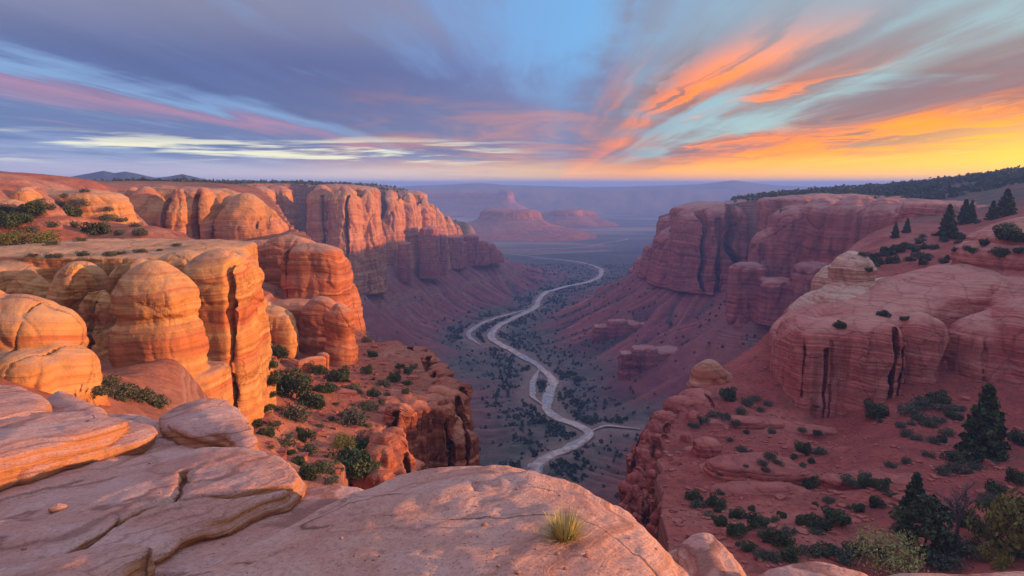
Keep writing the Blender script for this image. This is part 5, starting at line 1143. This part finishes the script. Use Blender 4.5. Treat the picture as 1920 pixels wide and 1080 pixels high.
# left bench, picked one by one: photo column, row of the foot, width
LB = [(540, 742, 74, 'juniper', 'largest dark juniper bush hugging the foot of the split buttress'), (588, 762, 46, 'juniper', 'round juniper standing alone in mid bench below the lower fin'),
      (664, 795, 54, 'sage', 'broad grey green bush near the edge of the left bench'), (640, 838, 40, 'olive', 'yellow green bush among dark shrubs on the left bench'),
      (655, 892, 90, 'juniper', 'largest dark bush thicket just behind the pink boulder'), (680, 845, 54, 'juniper', 'upright dark bush behind the yellow green one'),
      (555, 788, 56, 'sage', 'low spreading grey bush below the round juniper'), (565, 725, 38, 'juniper', None), (610, 735, 34, 'juniper', None), (520, 670, 34, 'juniper', None), (505, 690, 30, 'juniper', None),
      (690, 768, 34, 'sage', None), (575, 850, 40, 'sage', None), (530, 835, 40, 'sage', None), (572, 826, 30, 'juniper', None), (735, 905, 40, 'juniper', None), (520, 660, 30, 'sage', None),
      (500, 770, 26, 'juniper', None), (640, 715, 36, 'juniper', None), (600, 700, 30, 'juniper', None), (622, 712, 26, 'sage', None), (660, 735, 36, 'sage', None), (700, 742, 26, 'juniper', None), (580, 690, 24, 'sage', None),
      (500, 815, 30, 'juniper', None), (515, 800, 26, 'sage', None), (480, 800, 24, 'juniper', None), (610, 880, 44, 'sage', None), (580, 895, 40, 'juniper', None), (620, 905, 30, 'sage', None), (505, 720, 30, 'juniper', None), (545, 700, 24, 'sage', None),
      (690, 700, 22, 'juniper', None), (720, 722, 24, 'sage', None), (740, 715, 22, 'juniper', None), (765, 700, 20, 'juniper', None), (775, 690, 18, 'sage', None), (750, 690, 16, 'juniper', None), (700, 668, 22, 'juniper', None), (690, 640, 20, 'sage', None),
      (730, 712, 14, 'sage', None), (640, 780, 18, 'sage', None), (600, 800, 16, 'sage', None), (630, 760, 16, 'sage', None), (690, 800, 16, 'sage', None), (645, 860, 26, 'sage', None), (560, 870, 24, 'juniper', None), (700, 880, 30, 'sage', None), (520, 770, 20, 'sage', None), (715, 755, 16, 'sage', None)]
for (u, v, w, kd, lb) in LB:
    shrub(u, v, w, kd, lb or ('small dark green juniper bush on the left bench' if kd == 'juniper' else 'small grey green sagebrush on the left bench'), 'shrubs on the left bench')
for (u, v, w) in [(190, 735, 46), (225, 745, 50), (262, 752, 44), (285, 756, 36), (205, 720, 30), (240, 735, 30), (300, 762, 30)]:
    shrub(u, v, w, 'sage', 'olive brown scrub in the hollow below the orange dome', 'scrub in the hollow')
for (u, v, w) in [(181, 440, 40), (80, 455, 44), (15, 460, 44), (62, 402, 34), (35, 400, 26), (130, 405, 36), (90, 392, 24), (20, 425, 40), (45, 418, 30), (150, 385, 26), (115, 385, 20), (230, 415, 20), (262, 440, 22), (255, 425, 18), (205, 412, 24), (100, 425, 22),
                  (60, 435, 22), (140, 425, 20), (10, 398, 22), (75, 382, 18), (205, 395, 16), (120, 370, 14), (160, 360, 14), (95, 460, 20), (25, 445, 18), (150, 452, 16), (225, 440, 18)]:
    shrub(u, v, w, 'olive' if w == 44 else 'juniper' if w > 28 else 'sage', 'yellow green bush on the sunlit left slope' if w == 44 else 'dark rounded bush on the sunlit left slope' if w > 28 else 'small grey bush on the sunlit left slope', 'shrubs on the sunlit left slope')
for (u, v, w) in [(262, 472, 22), (210, 478, 26), (100, 482, 24), (155, 478, 22), (230, 476, 16), (60, 480, 18), (330, 462, 22), (300, 470, 12)]:
    shrub(u, v, w, 'sage', 'low mat of dry scrub on top of the flat platform', 'scrub on the platform', flat=0.6)
# right bench
RB_ = [(1345, 950, 52, 'juniper', 'large blue green bush at the head of the right bench slope'), (1570, 975, 42, 'juniper', 'round dark bush alone in the centre of the right bench'), (1420, 990, 38, 'juniper', None), (1380, 1000, 36, 'juniper', None), (1460, 1020, 42, 'juniper', None), (1440, 1010, 26, 'sage', None),
       (1510, 985, 28, 'juniper', None), (1535, 990, 24, 'juniper', None), (1600, 1040, 50, 'juniper', None), (1480, 1000, 22, 'sage', None), (1505, 850, 30, 'juniper', None), (1535, 850, 22, 'sage', None), (1515, 910, 26, 'juniper', None), (1590, 905, 26, 'sage', None), (1620, 915, 24, 'juniper', None),
       (1645, 915, 26, 'juniper', None), (1620, 895, 18, 'sage', None), (1700, 870, 18, 'sage', None), (1645, 780, 56, 'juniper', 'dark bush pressed against the foot of the huge dome'), (1705, 775, 44, 'sage', None), (1735, 765, 42, 'sage', None), (1755, 755, 40, 'juniper', 'dark bush under the cleft between the two domes'), (1780, 775, 26, 'sage', None),
       (1725, 790, 24, 'sage', None), (1745, 800, 24, 'sage', None), (1760, 790, 20, 'sage', None), (1775, 815, 20, 'sage', None), (1790, 785, 22, 'juniper', None), (1700, 815, 18, 'sage', None), (1720, 825, 16, 'sage', None), (1750, 830, 18, 'sage', None), (1690, 800, 16, 'sage', None), (1800, 770, 18, 'sage', None),
       (1740, 855, 16, 'sage', None), (1670, 875, 18, 'sage', None), (1790, 865, 26, 'juniper', None), (1795, 885, 26, 'sage', None), (1770, 890, 22, 'sage', None), (1830, 880, 22, 'sage', None), (1905, 905, 34, 'juniper', None), (1865, 925, 30, 'juniper', None), (1850, 950, 30, 'juniper', None), (1875, 940, 20, 'sage', None), (1915, 830, 34, 'juniper', None),
       (1390, 845, 20, 'sage', None), (1445, 860, 22, 'sage', None), (1430, 870, 16, 'sage', None), (1460, 870, 16, 'sage', None), (1380, 970, 26, 'juniper', None), (1300, 935, 26, 'juniper', None), (1310, 950, 24, 'sage', None), (1400, 1030, 24, 'juniper', None), (1425, 1045, 30, 'sage', None), (1450, 1050, 26, 'sage', None), (1530, 1000, 20, 'sage', None),
       (1555, 940, 16, 'sage', None), (1610, 960, 18, 'juniper', None), (1640, 950, 22, 'juniper', None), (1670, 930, 16, 'sage', None), (1365, 750, 34, 'juniper', 'bush on the sloping rim behind the orange knob'), (1400, 760, 24, 'sage', None), (1415, 750, 18, 'sage', None), (1390, 775, 20, 'sage', None), (1340, 780, 22, 'sage', None), (1360, 785, 20, 'sage', None),
       (1320, 790, 18, 'sage', None), (1425, 770, 16, 'sage', None), (1380, 795, 14, 'sage', None), (1440, 760, 14, 'sage', None), (1300, 800, 16, 'sage', None), (1820, 1040, 70, 'sage', 'broad grey green bush below the bare tree'), (1770, 1060, 80, 'sage', 'wide grey bush at the foot of the rounded evergreen'), (1580, 1050, 60, 'sage', None), (1870, 1055, 60, 'olive', 'dull olive bush at the bottom right corner'), (1520, 1040, 40, 'sage', None), (1550, 1040, 40, 'juniper', None), (1480, 1045, 34, 'juniper', None), (1350, 985, 22, 'juniper', None), (1330, 970, 20, 'sage', None), (1840, 1000, 50, 'sage', None), (1805, 985, 40, 'juniper', None), (1690, 1000, 40, 'sage', None), (1640, 1040, 40, 'juniper', None), (1895, 985, 44, 'sage', None), (1900, 1040, 50, 'sage', None)]
for (u, v, w, kd, lb) in RB_:
    shrub(u, v, w*(1.15 if w < 30 else 0.95 if w < 45 else 0.72), kd, lb or ('dark round juniper bush on the red right bench' if kd == 'juniper' else 'small grey green sagebrush on the red right bench'), 'shrubs on the right bench')
shrub(1660, 1062, 120, 'pale', 'pale yellow green feathery bush at the bottom right', 'shrubs on the right bench')
shrub(1912, 1030, 110, 'olive', 'tall yellow green leafy bush at the right edge below the conifer', None, 'bush', 'bush', 1.6)
for (u, v, w, lb) in [(1656, 592, 22, 'tuft of brush near the front edge on the huge dome'), (1695, 600, 14, 'tiny shrub beside the brush tuft on the huge dome'), (1573, 615, 18, 'small bush clinging to the face of the huge dome'), (1890, 448, 34, 'dark bush growing on the ledgy cap of the edge dome')]:
    shrub(u, v, w, 'juniper', lb)
# small brush strewn over the left bench
rq = random.Random(17)
for i in range(44):
    u = rq.uniform(505, 800); v = rq.uniform(690, 890)
    if v > 700 + 1.35*(800 - u) or (u > 690 and v > 745): continue
    shrub(u, v, rq.uniform(9, 18), 'sage' if rq.random() < .5 else 'juniper', 'tiny tuft of brush dotting the left bench', 'tufts on the left bench')
# small brush strewn over the right bench
rq = random.Random(31)
for i in range(46):
    u = rq.uniform(1330, 1900); v = rq.uniform(760, 1030)
    if u < 1470 and v < 800 or v < 640 + 0.3*(u - 1330): continue
    shrub(u, v, rq.uniform(9, 17), 'sage' if rq.random() < .6 else 'juniper', 'tiny tuft of brush dotting the red right bench', 'tufts on the right bench')
# conifer slope behind the dome
rs_ = random.Random(8)
for i in range(74):
    f = rs_.random(); u = 1600 + 330*f + rs_.uniform(-20, 20); top = 470 - 0.27*(u - 1600); v = top + rs_.random()*(503 - 0.10*(u-1600) - top) + 8
    if u > 1915: continue
    w = rs_.uniform(8, 16) if rs_.random() < .8 else rs_.uniform(16, 22)
    shrub(u, v, w, 'juniper' if rs_.random() < .65 else 'sage', 'dark rounded bush on the red slope above the hoodoo', 'shrubs on the slope above the hoodoo')
CON = [conifer_mesh(200 + i, 26, 0.27 + 0.02*i, 0.036) for i in range(3)]; TRK = trunk_mesh(0.9, 0.022, 1)
def conifer(u, v, hpx, label, i=0, wide=1.0):
    loc, nor, ob = hit(u, v)
    if loc is None: return
    h = hpx*loc.length/FPX; t = tree('conifer', label, 'conifer', (loc.x, loc.y, loc.z - 0.02*h), h, CON[i], TRK, None, RNG.uniform(0, 6)); t.scale = (h*wide, h*wide, h)
conifer(1840, 866, 124, 'tall dark conifer standing on the right bench below the edge dome', 1, 1.05)
conifer(1712, 975, 80, 'small pointed conifer behind the rounded evergreen', 0, 1.0)
conifer(1776, 446, 54, 'largest conifer on the ridge above the hoodoo', 1, 1.0)
conifer(1808, 420, 40, 'left conifer of the close pair on the ridge', 0, 1.0)
conifer(1820, 417, 36, 'right slimmer conifer of the close pair on the ridge', 2, 0.8)
conifer(1678, 446, 26, 'small conifer by the red bluff at the lower end of the ridge', 2, 0.9)
conifer(1700, 436, 24, 'tiny conifer just right of the one by the red bluff', 2, 1.0)
conifer(1885, 405, 42, 'broad dark conifer near the top right end of the ridge', 1, 1.3)
conifer(1860, 412, 30, 'middling conifer beside the broad one on the ridge', 0, 1.1)
# rounded evergreen and the bare tree
def round_tree(u, v, hpx, label):
    loc, nor, ob = hit(u, v); h = hpx*loc.length/FPX; rs = np.random.RandomState(77); C, sh = [], []
    for i in range(34):
        e = rs.uniform(0.12, 1); a = rs.uniform(0, 6.3); rad = 0.40*math.sin(math.pi*min(1, 0.18 + 0.80*e))**0.8*rs.uniform(.5, 1)
        m = 120; p = rs.normal(size=(m, 3)); p /= np.linalg.norm(p, axis=1)[:, None]; p *= (rs.uniform(.10, .16)*rs.uniform(.5, 1.05, m)**.6)[:, None]
        C.append(p + [rad*math.cos(a), rad*math.sin(a), 0.08 + 0.84*e]); sh.append(rs.uniform(.2, .7) + rs.uniform(-.2, .3, m))
    C = np.concatenate(C); V, Q = leaf_quads(C, 0.032, rs, .4); me = leaf_mesh('crown', V, Q, M['juniper'], np.repeat(np.clip(np.concatenate(sh), 0, 1), 4))
    tree('evergreen_tree', label, 'tree', loc, h, me, trunk_mesh(0.7, 0.03, 5))
round_tree(1730, 1045, 100, 'rounded dark evergreen in front of the small conifer')
def bare_tree(u, v, hpx, label):
    loc, nor, ob = hit(u, v); h = hpx*loc.length/FPX; rs = np.random.RandomState(9); parts = []
    def grow(p, d, l, r, lev):
        pts = [p]; 
        for k in range(4): d = d + rs.normal(0, .10, 3); d /= np.linalg.norm(d); pts.append(pts[-1] + d*l/4)
        parts.append(tube(pts, np.linspace(r, r*.55, 5), 5))
        if lev < 5:
            for k in range(3 if lev else 5):
                nd = d + rs.normal(0, .55, 3); nd[2] += .15; nd /= np.linalg.norm(nd); grow(pts[rs.randint(2, 5)], nd, l*rs.uniform(.55, .8), r*.58, lev + 1)
    grow(np.zeros(3), np.array([0.02, 0, 1.0]), 0.36, 0.034, 0)
    V, Q = join(parts); o = link('bare_tree', mesh_np('bare_tree', V, Q, M['dead'])); o.location = loc; o.scale = (h*1.05,)*3
    tag(o, label, 'bare tree')
bare_tree(1792, 1010, 100, 'leafless grey tree with fine spreading twigs on the right bench')

# the tuft on the boulder
def tuft(u, v, wpx):
    loc, nor, ob = hit(u, v); w = wpx*loc.length/FPX; rs = np.random.RandomState(3); V, Q, S = [], [], []
    for i in range(330):
        a = rs.uniform(0, 6.3); b = rs.uniform(0.05, 1.15)**0.9; L = w*rs.uniform(0.35, 0.62)*(1 - 0.18*b); base = np.array([math.cos(a), math.sin(a), 0])*w*0.13*math.sqrt(rs.rand()); base[2] -= 0.01
        d = np.array([math.cos(a)*math.sin(b), math.sin(a)*math.sin(b), math.cos(b)]); sdv = np.cross(d, [0, 0, 1.0]); sdv /= np.linalg.norm(sdv) + 1e-6; wd = w*0.007*rs.uniform(.7, 1.4)
        pts = []
        for t, ww in ((0, 1), (.4, .85), (.75, .55), (1, .08)):
            p = base + d*L*t; p[2] -= L*0.22*t*t*math.sin(b); pts += [p - sdv*wd*ww, p + sdv*wd*ww]
        k = len(V); V += pts; S += [0.05 + .2*rs.rand()]*2 + [rs.uniform(.3, .9)]*6
        for j in range(3): Q.append((k + 2*j, k + 2*j + 1, k + 2*j + 3, k + 2*j + 2))
    o = link('grass_tuft', leaf_mesh('grass_tuft', np.array(V), np.array(Q), M['straw'], np.array(S))); o.location = loc
    tag(o, 'dry straw coloured grass tuft growing on the domed pink boulder', 'grass tuft')
tuft(1058, 1008, 116)
# loose stones
def pebble(u, v, wpx, label, seed, flat=0.5):
    loc, nor, ob = hit(u, v); w = wpx*loc.length/FPX/2; rs = np.random.RandomState(seed)
    th, ph = np.meshgrid(np.linspace(0, np.pi, 13), np.linspace(0, 2*np.pi, 20, endpoint=False), indexing='ij'); n = np.stack([np.sin(th)*np.cos(ph), np.sin(th)*np.sin(ph), np.cos(th)], -1).reshape(-1, 3)
    r = 1 + 0.35*fbm(n*1.2 + seed, 3); V = n*r[:, None]*w*np.array([1, .75, flat]); V[:, 2] += w*flat*0.5
    Q = [(i*20 + j, (i+1)*20 + j, (i+1)*20 + (j+1) % 20, i*20 + (j+1) % 20) for i in range(12) for j in range(20)]
    o = link('loose_stone', mesh_np('loose_stone', V, np.array(Q), M['slab'])); o.location = loc; tag(o, label, 'stone', 'loose stones on the slickrock')
pebble(108, 957, 26, 'rounded red stone resting alone on the largest slab', 1)
for i, (u, v, w) in enumerate([(908, 985, 12), (970, 918, 8), (1050, 930, 7), (925, 1030, 6), (1045, 1040, 10), (1100, 1043, 11), (1005, 1030, 5), (970, 1075, 12), (935, 1062, 8), (1060, 1068, 9), (893, 950, 7), (300, 925, 6), (45, 1030, 8), (280, 870, 5), (420, 1020, 7), (640, 1010, 7), (700, 1050, 6), (1180, 1010, 7), (1230, 1030, 6)]):
    pebble(u, v, w, 'tiny pebble lying on the pink slickrock', 10 + i, 0.6)

# ------------------------------------------------------------------ massed vegetation
tick('woods')
def scatter(name, label, cat, X, Y, size, mat, seed, leaves=26, squash=0.85, lsize=0.30):
    """one object of many small bushes standing on the ground at X, Y"""
    rs = np.random.RandomState(seed); z = terrain(X, Y); n = len(X); s = size*rs.uniform(0.45, 1.25, n)
    u = rs.normal(size=(n, leaves, 3)); u /= np.linalg.norm(u, axis=2)[..., None]; u *= rs.uniform(.4, 1.0, (n, leaves, 1)); u[..., 2] = np.abs(u[..., 2])*squash*2*rs.uniform(.7, 1.4, (n, 1))
    C = np.stack([X, Y, z], 1)[:, None] + u*s[:, None, None]*0.5
    V, Q = leaf_quads(C.reshape(-1, 3), 1.0, rs, .3, 1.3); V = V.reshape(n*leaves, 4, 3); c = C.reshape(-1, 1, 3)
    V = c + (V - c)*np.repeat(s*lsize, leaves)[:, None, None]
    sh = np.repeat(np.clip(np.repeat(rs.uniform(.1, .7, n), leaves) + rs.uniform(-.2, .3, n*leaves), 0, 1), 4)
    o = link(name, leaf_mesh(name, V.reshape(-1, 3), Q, mat, sh)); tag(o, label, cat, None, 'stuff')
rs = np.random.RandomState(12)
# riverside brush
rp = np.concatenate([catmull(P, 30) for P in RIVPTS[:4]]); rp = rp[rp[:, 1] < 1500]
NR = 4200
i = rs.randint(0, len(rp), NR); off = np.abs(rs.normal(0, 20, NR)) + 8; sg = np.where(rs.rand(NR) < .5, -1, 1); a_ = rs.normal(0, .35, NR)
X = rp[i, 0] + sg*off*np.cos(a_); Y = rp[i, 1] + off*np.sin(a_)*2.0
dr = np.full(len(X), 1e9)
for q in rp[::3]: dr = np.minimum(dr, np.hypot(X - q[0], Y - q[1]))
cl = fbm(P3(X/28, Y/45, 0*X), 3); ok = (dr > 10) & (cl > -0.02); ok &= rim_field(X, Y)[0] > 25
scatter('riverside_brush', 'dark green brush and cottonwoods lining the winding river', 'brush', X[ok], Y[ok], 3.7, M['juniper'], 1)
# island in the river
ic = Wz(1018, 722, -200); X = ic[0] + rs.normal(0, 3.2, 60); Y = ic[1] + rs.normal(0, 12, 60)
scatter('island_brush', 'brush on the narrow island between the river braids', 'brush', X, Y, 3.2, M['juniper'], 2)
# scattered desert scrub on the valley floor and aprons
X = rs.uniform(-330, 420, 16000); Y = rs.uniform(250, 1700, 16000)
tz, td, ts, tt, tzb, twd, tnb, tg1, tg2, tmsk, tt0 = terrain(X, Y, True)
keep = (td > 12) & (rs.rand(len(X)) < np.where(X > 20, np.where(tg1 < -0.35, 0.85, 0.12), 0.07) + 0.35*sstep(.8, 1, tt))
dr = np.full(len(X), 1e9)
for q in rp[::3]: dr = np.minimum(dr, np.hypot(X - q[0], Y - q[1]))
keep &= dr > 13
scatter('valley_scrub', 'scattered dark scrub over the canyon aprons and floor', 'scrub', X[keep], Y[keep], 2.7, M['juniper'], 3)
# woodland on the plateaux
def plateau(uu, dd, n, seed):
    r_ = np.random.RandomState(seed); D = np.exp(r_.uniform(math.log(dd[0]), math.log(dd[1]), n)); u = r_.uniform(uu[0], uu[1], n); X = (u - 960)/FPX*D; return X, D
X, Y = plateau((1370, 2080), (640, 1250), 4600, 1); ok = rim_field(X, Y)[0] < -52; cl = fbm(P3(X/50, Y/60, 0*X), 2); ok &= (cl > -0.25) | (Y > 780)
scatter('juniper_woodland', 'dark juniper woodland over the hill on the right skyline', 'woodland', X[ok], Y[ok], 5.2, M['juniper'], 4, 30)
X, Y = plateau((-150, 860), (520, 2000), 8000, 2); ok = rim_field(X, Y)[0] < -45; ok &= Y > 560 + 120*fbm(P3(X/90, Y/90, 0*X), 2)
scatter('juniper_woodland', 'dark strip of juniper woodland along the left plateau', 'woodland', X[ok], Y[ok], 3.4, M['juniper'], 5, 30)
# small stones on the benches
def stones(name, label, X, Y, size, mat, seed):
    r_ = np.random.RandomState(seed); z = terrain(X, Y); n = len(X)
    base = np.array([[a, b, c] for a in (-1, 1) for b in (-1, 1) for c in (-1, 1)], float)*[1, .8, .6]
    s = size*np.exp(r_.normal(-.4, .5, n)); V = base[None]*(1 + r_.uniform(-.35, .35, (n, 8, 3))); th = r_.uniform(0, 6.3, n); c, s_ = np.cos(th)[:, None], np.sin(th)[:, None]
    V = np.stack([V[..., 0]*c - V[..., 1]*s_, V[..., 0]*s_ + V[..., 1]*c, V[..., 2]], -1)*s[:, None, None]*.5 + np.stack([X, Y, z], 1)[:, None]
    q = np.array([(0, 1, 3, 2), (4, 6, 7, 5), (0, 4, 5, 1), (2, 3, 7, 6), (0, 2, 6, 4), (1, 5, 7, 3)])
    tag(link(name, mesh_np(name, V.reshape(-1, 3), (q[None] + 8*np.arange(n)[:, None, None]).reshape(-1, 4), mat, False)), label, 'rubble', None, 'stuff')
def at_u(u0, u1, d0, d1, n, seed): r_ = np.random.RandomState(seed); D = r_.uniform(d0, d1, n); u = r_.uniform(u0, u1, n); return (u - 960)/FPX*D, D
X, Y = at_u(470, 860, 70, 175, 1500, 1); ok = rim_field(X, Y)[0] < -4
stones('rubble', 'loose red rubble strewn over the left bench', X[ok], Y[ok], 0.6, M['rubble'], 1)
X, Y = at_u(1190, 1960, 80, 215, 2600, 2); ok = rim_field(X, Y)[0] < -4
stones('rubble', 'loose red rubble strewn over the right bench', X[ok], Y[ok], 0.65, M['rubble'], 2)

# ------------------------------------------------------------------ haze
def build_haze():
    m = bpy.data.materials.new('haze'); m.use_nodes = True; nt = NT(m.node_tree); nt.n.clear()
    out = nt.n.new('ShaderNodeOutputMaterial'); v = nt.n.new('ShaderNodeVolumePrincipled')
    v.inputs['Color'].default_value = (0.30, 0.47, 1.0, 1); v.inputs['Density'].default_value = HAZE_DENSITY; v.inputs['Anisotropy'].default_value = 0.0
    nt.l.new(v.outputs[0], out.inputs['Volume'])
    x, y0, y1, z0, z1 = 31000, -31000, 31000, -215, 44
    V = [(a, b, c) for c in (z0, z1) for b in (y0, y1) for a in (-x, x)]
    Q = [(0, 2, 3, 1), (4, 5, 7, 6), (0, 1, 5, 4), (2, 6, 7, 3), (0, 4, 6, 2), (1, 3, 7, 5)]
    tag(link('haze', mesh_np('haze', V, Q, m, False)), None, None, None, 'stuff')
build_haze()
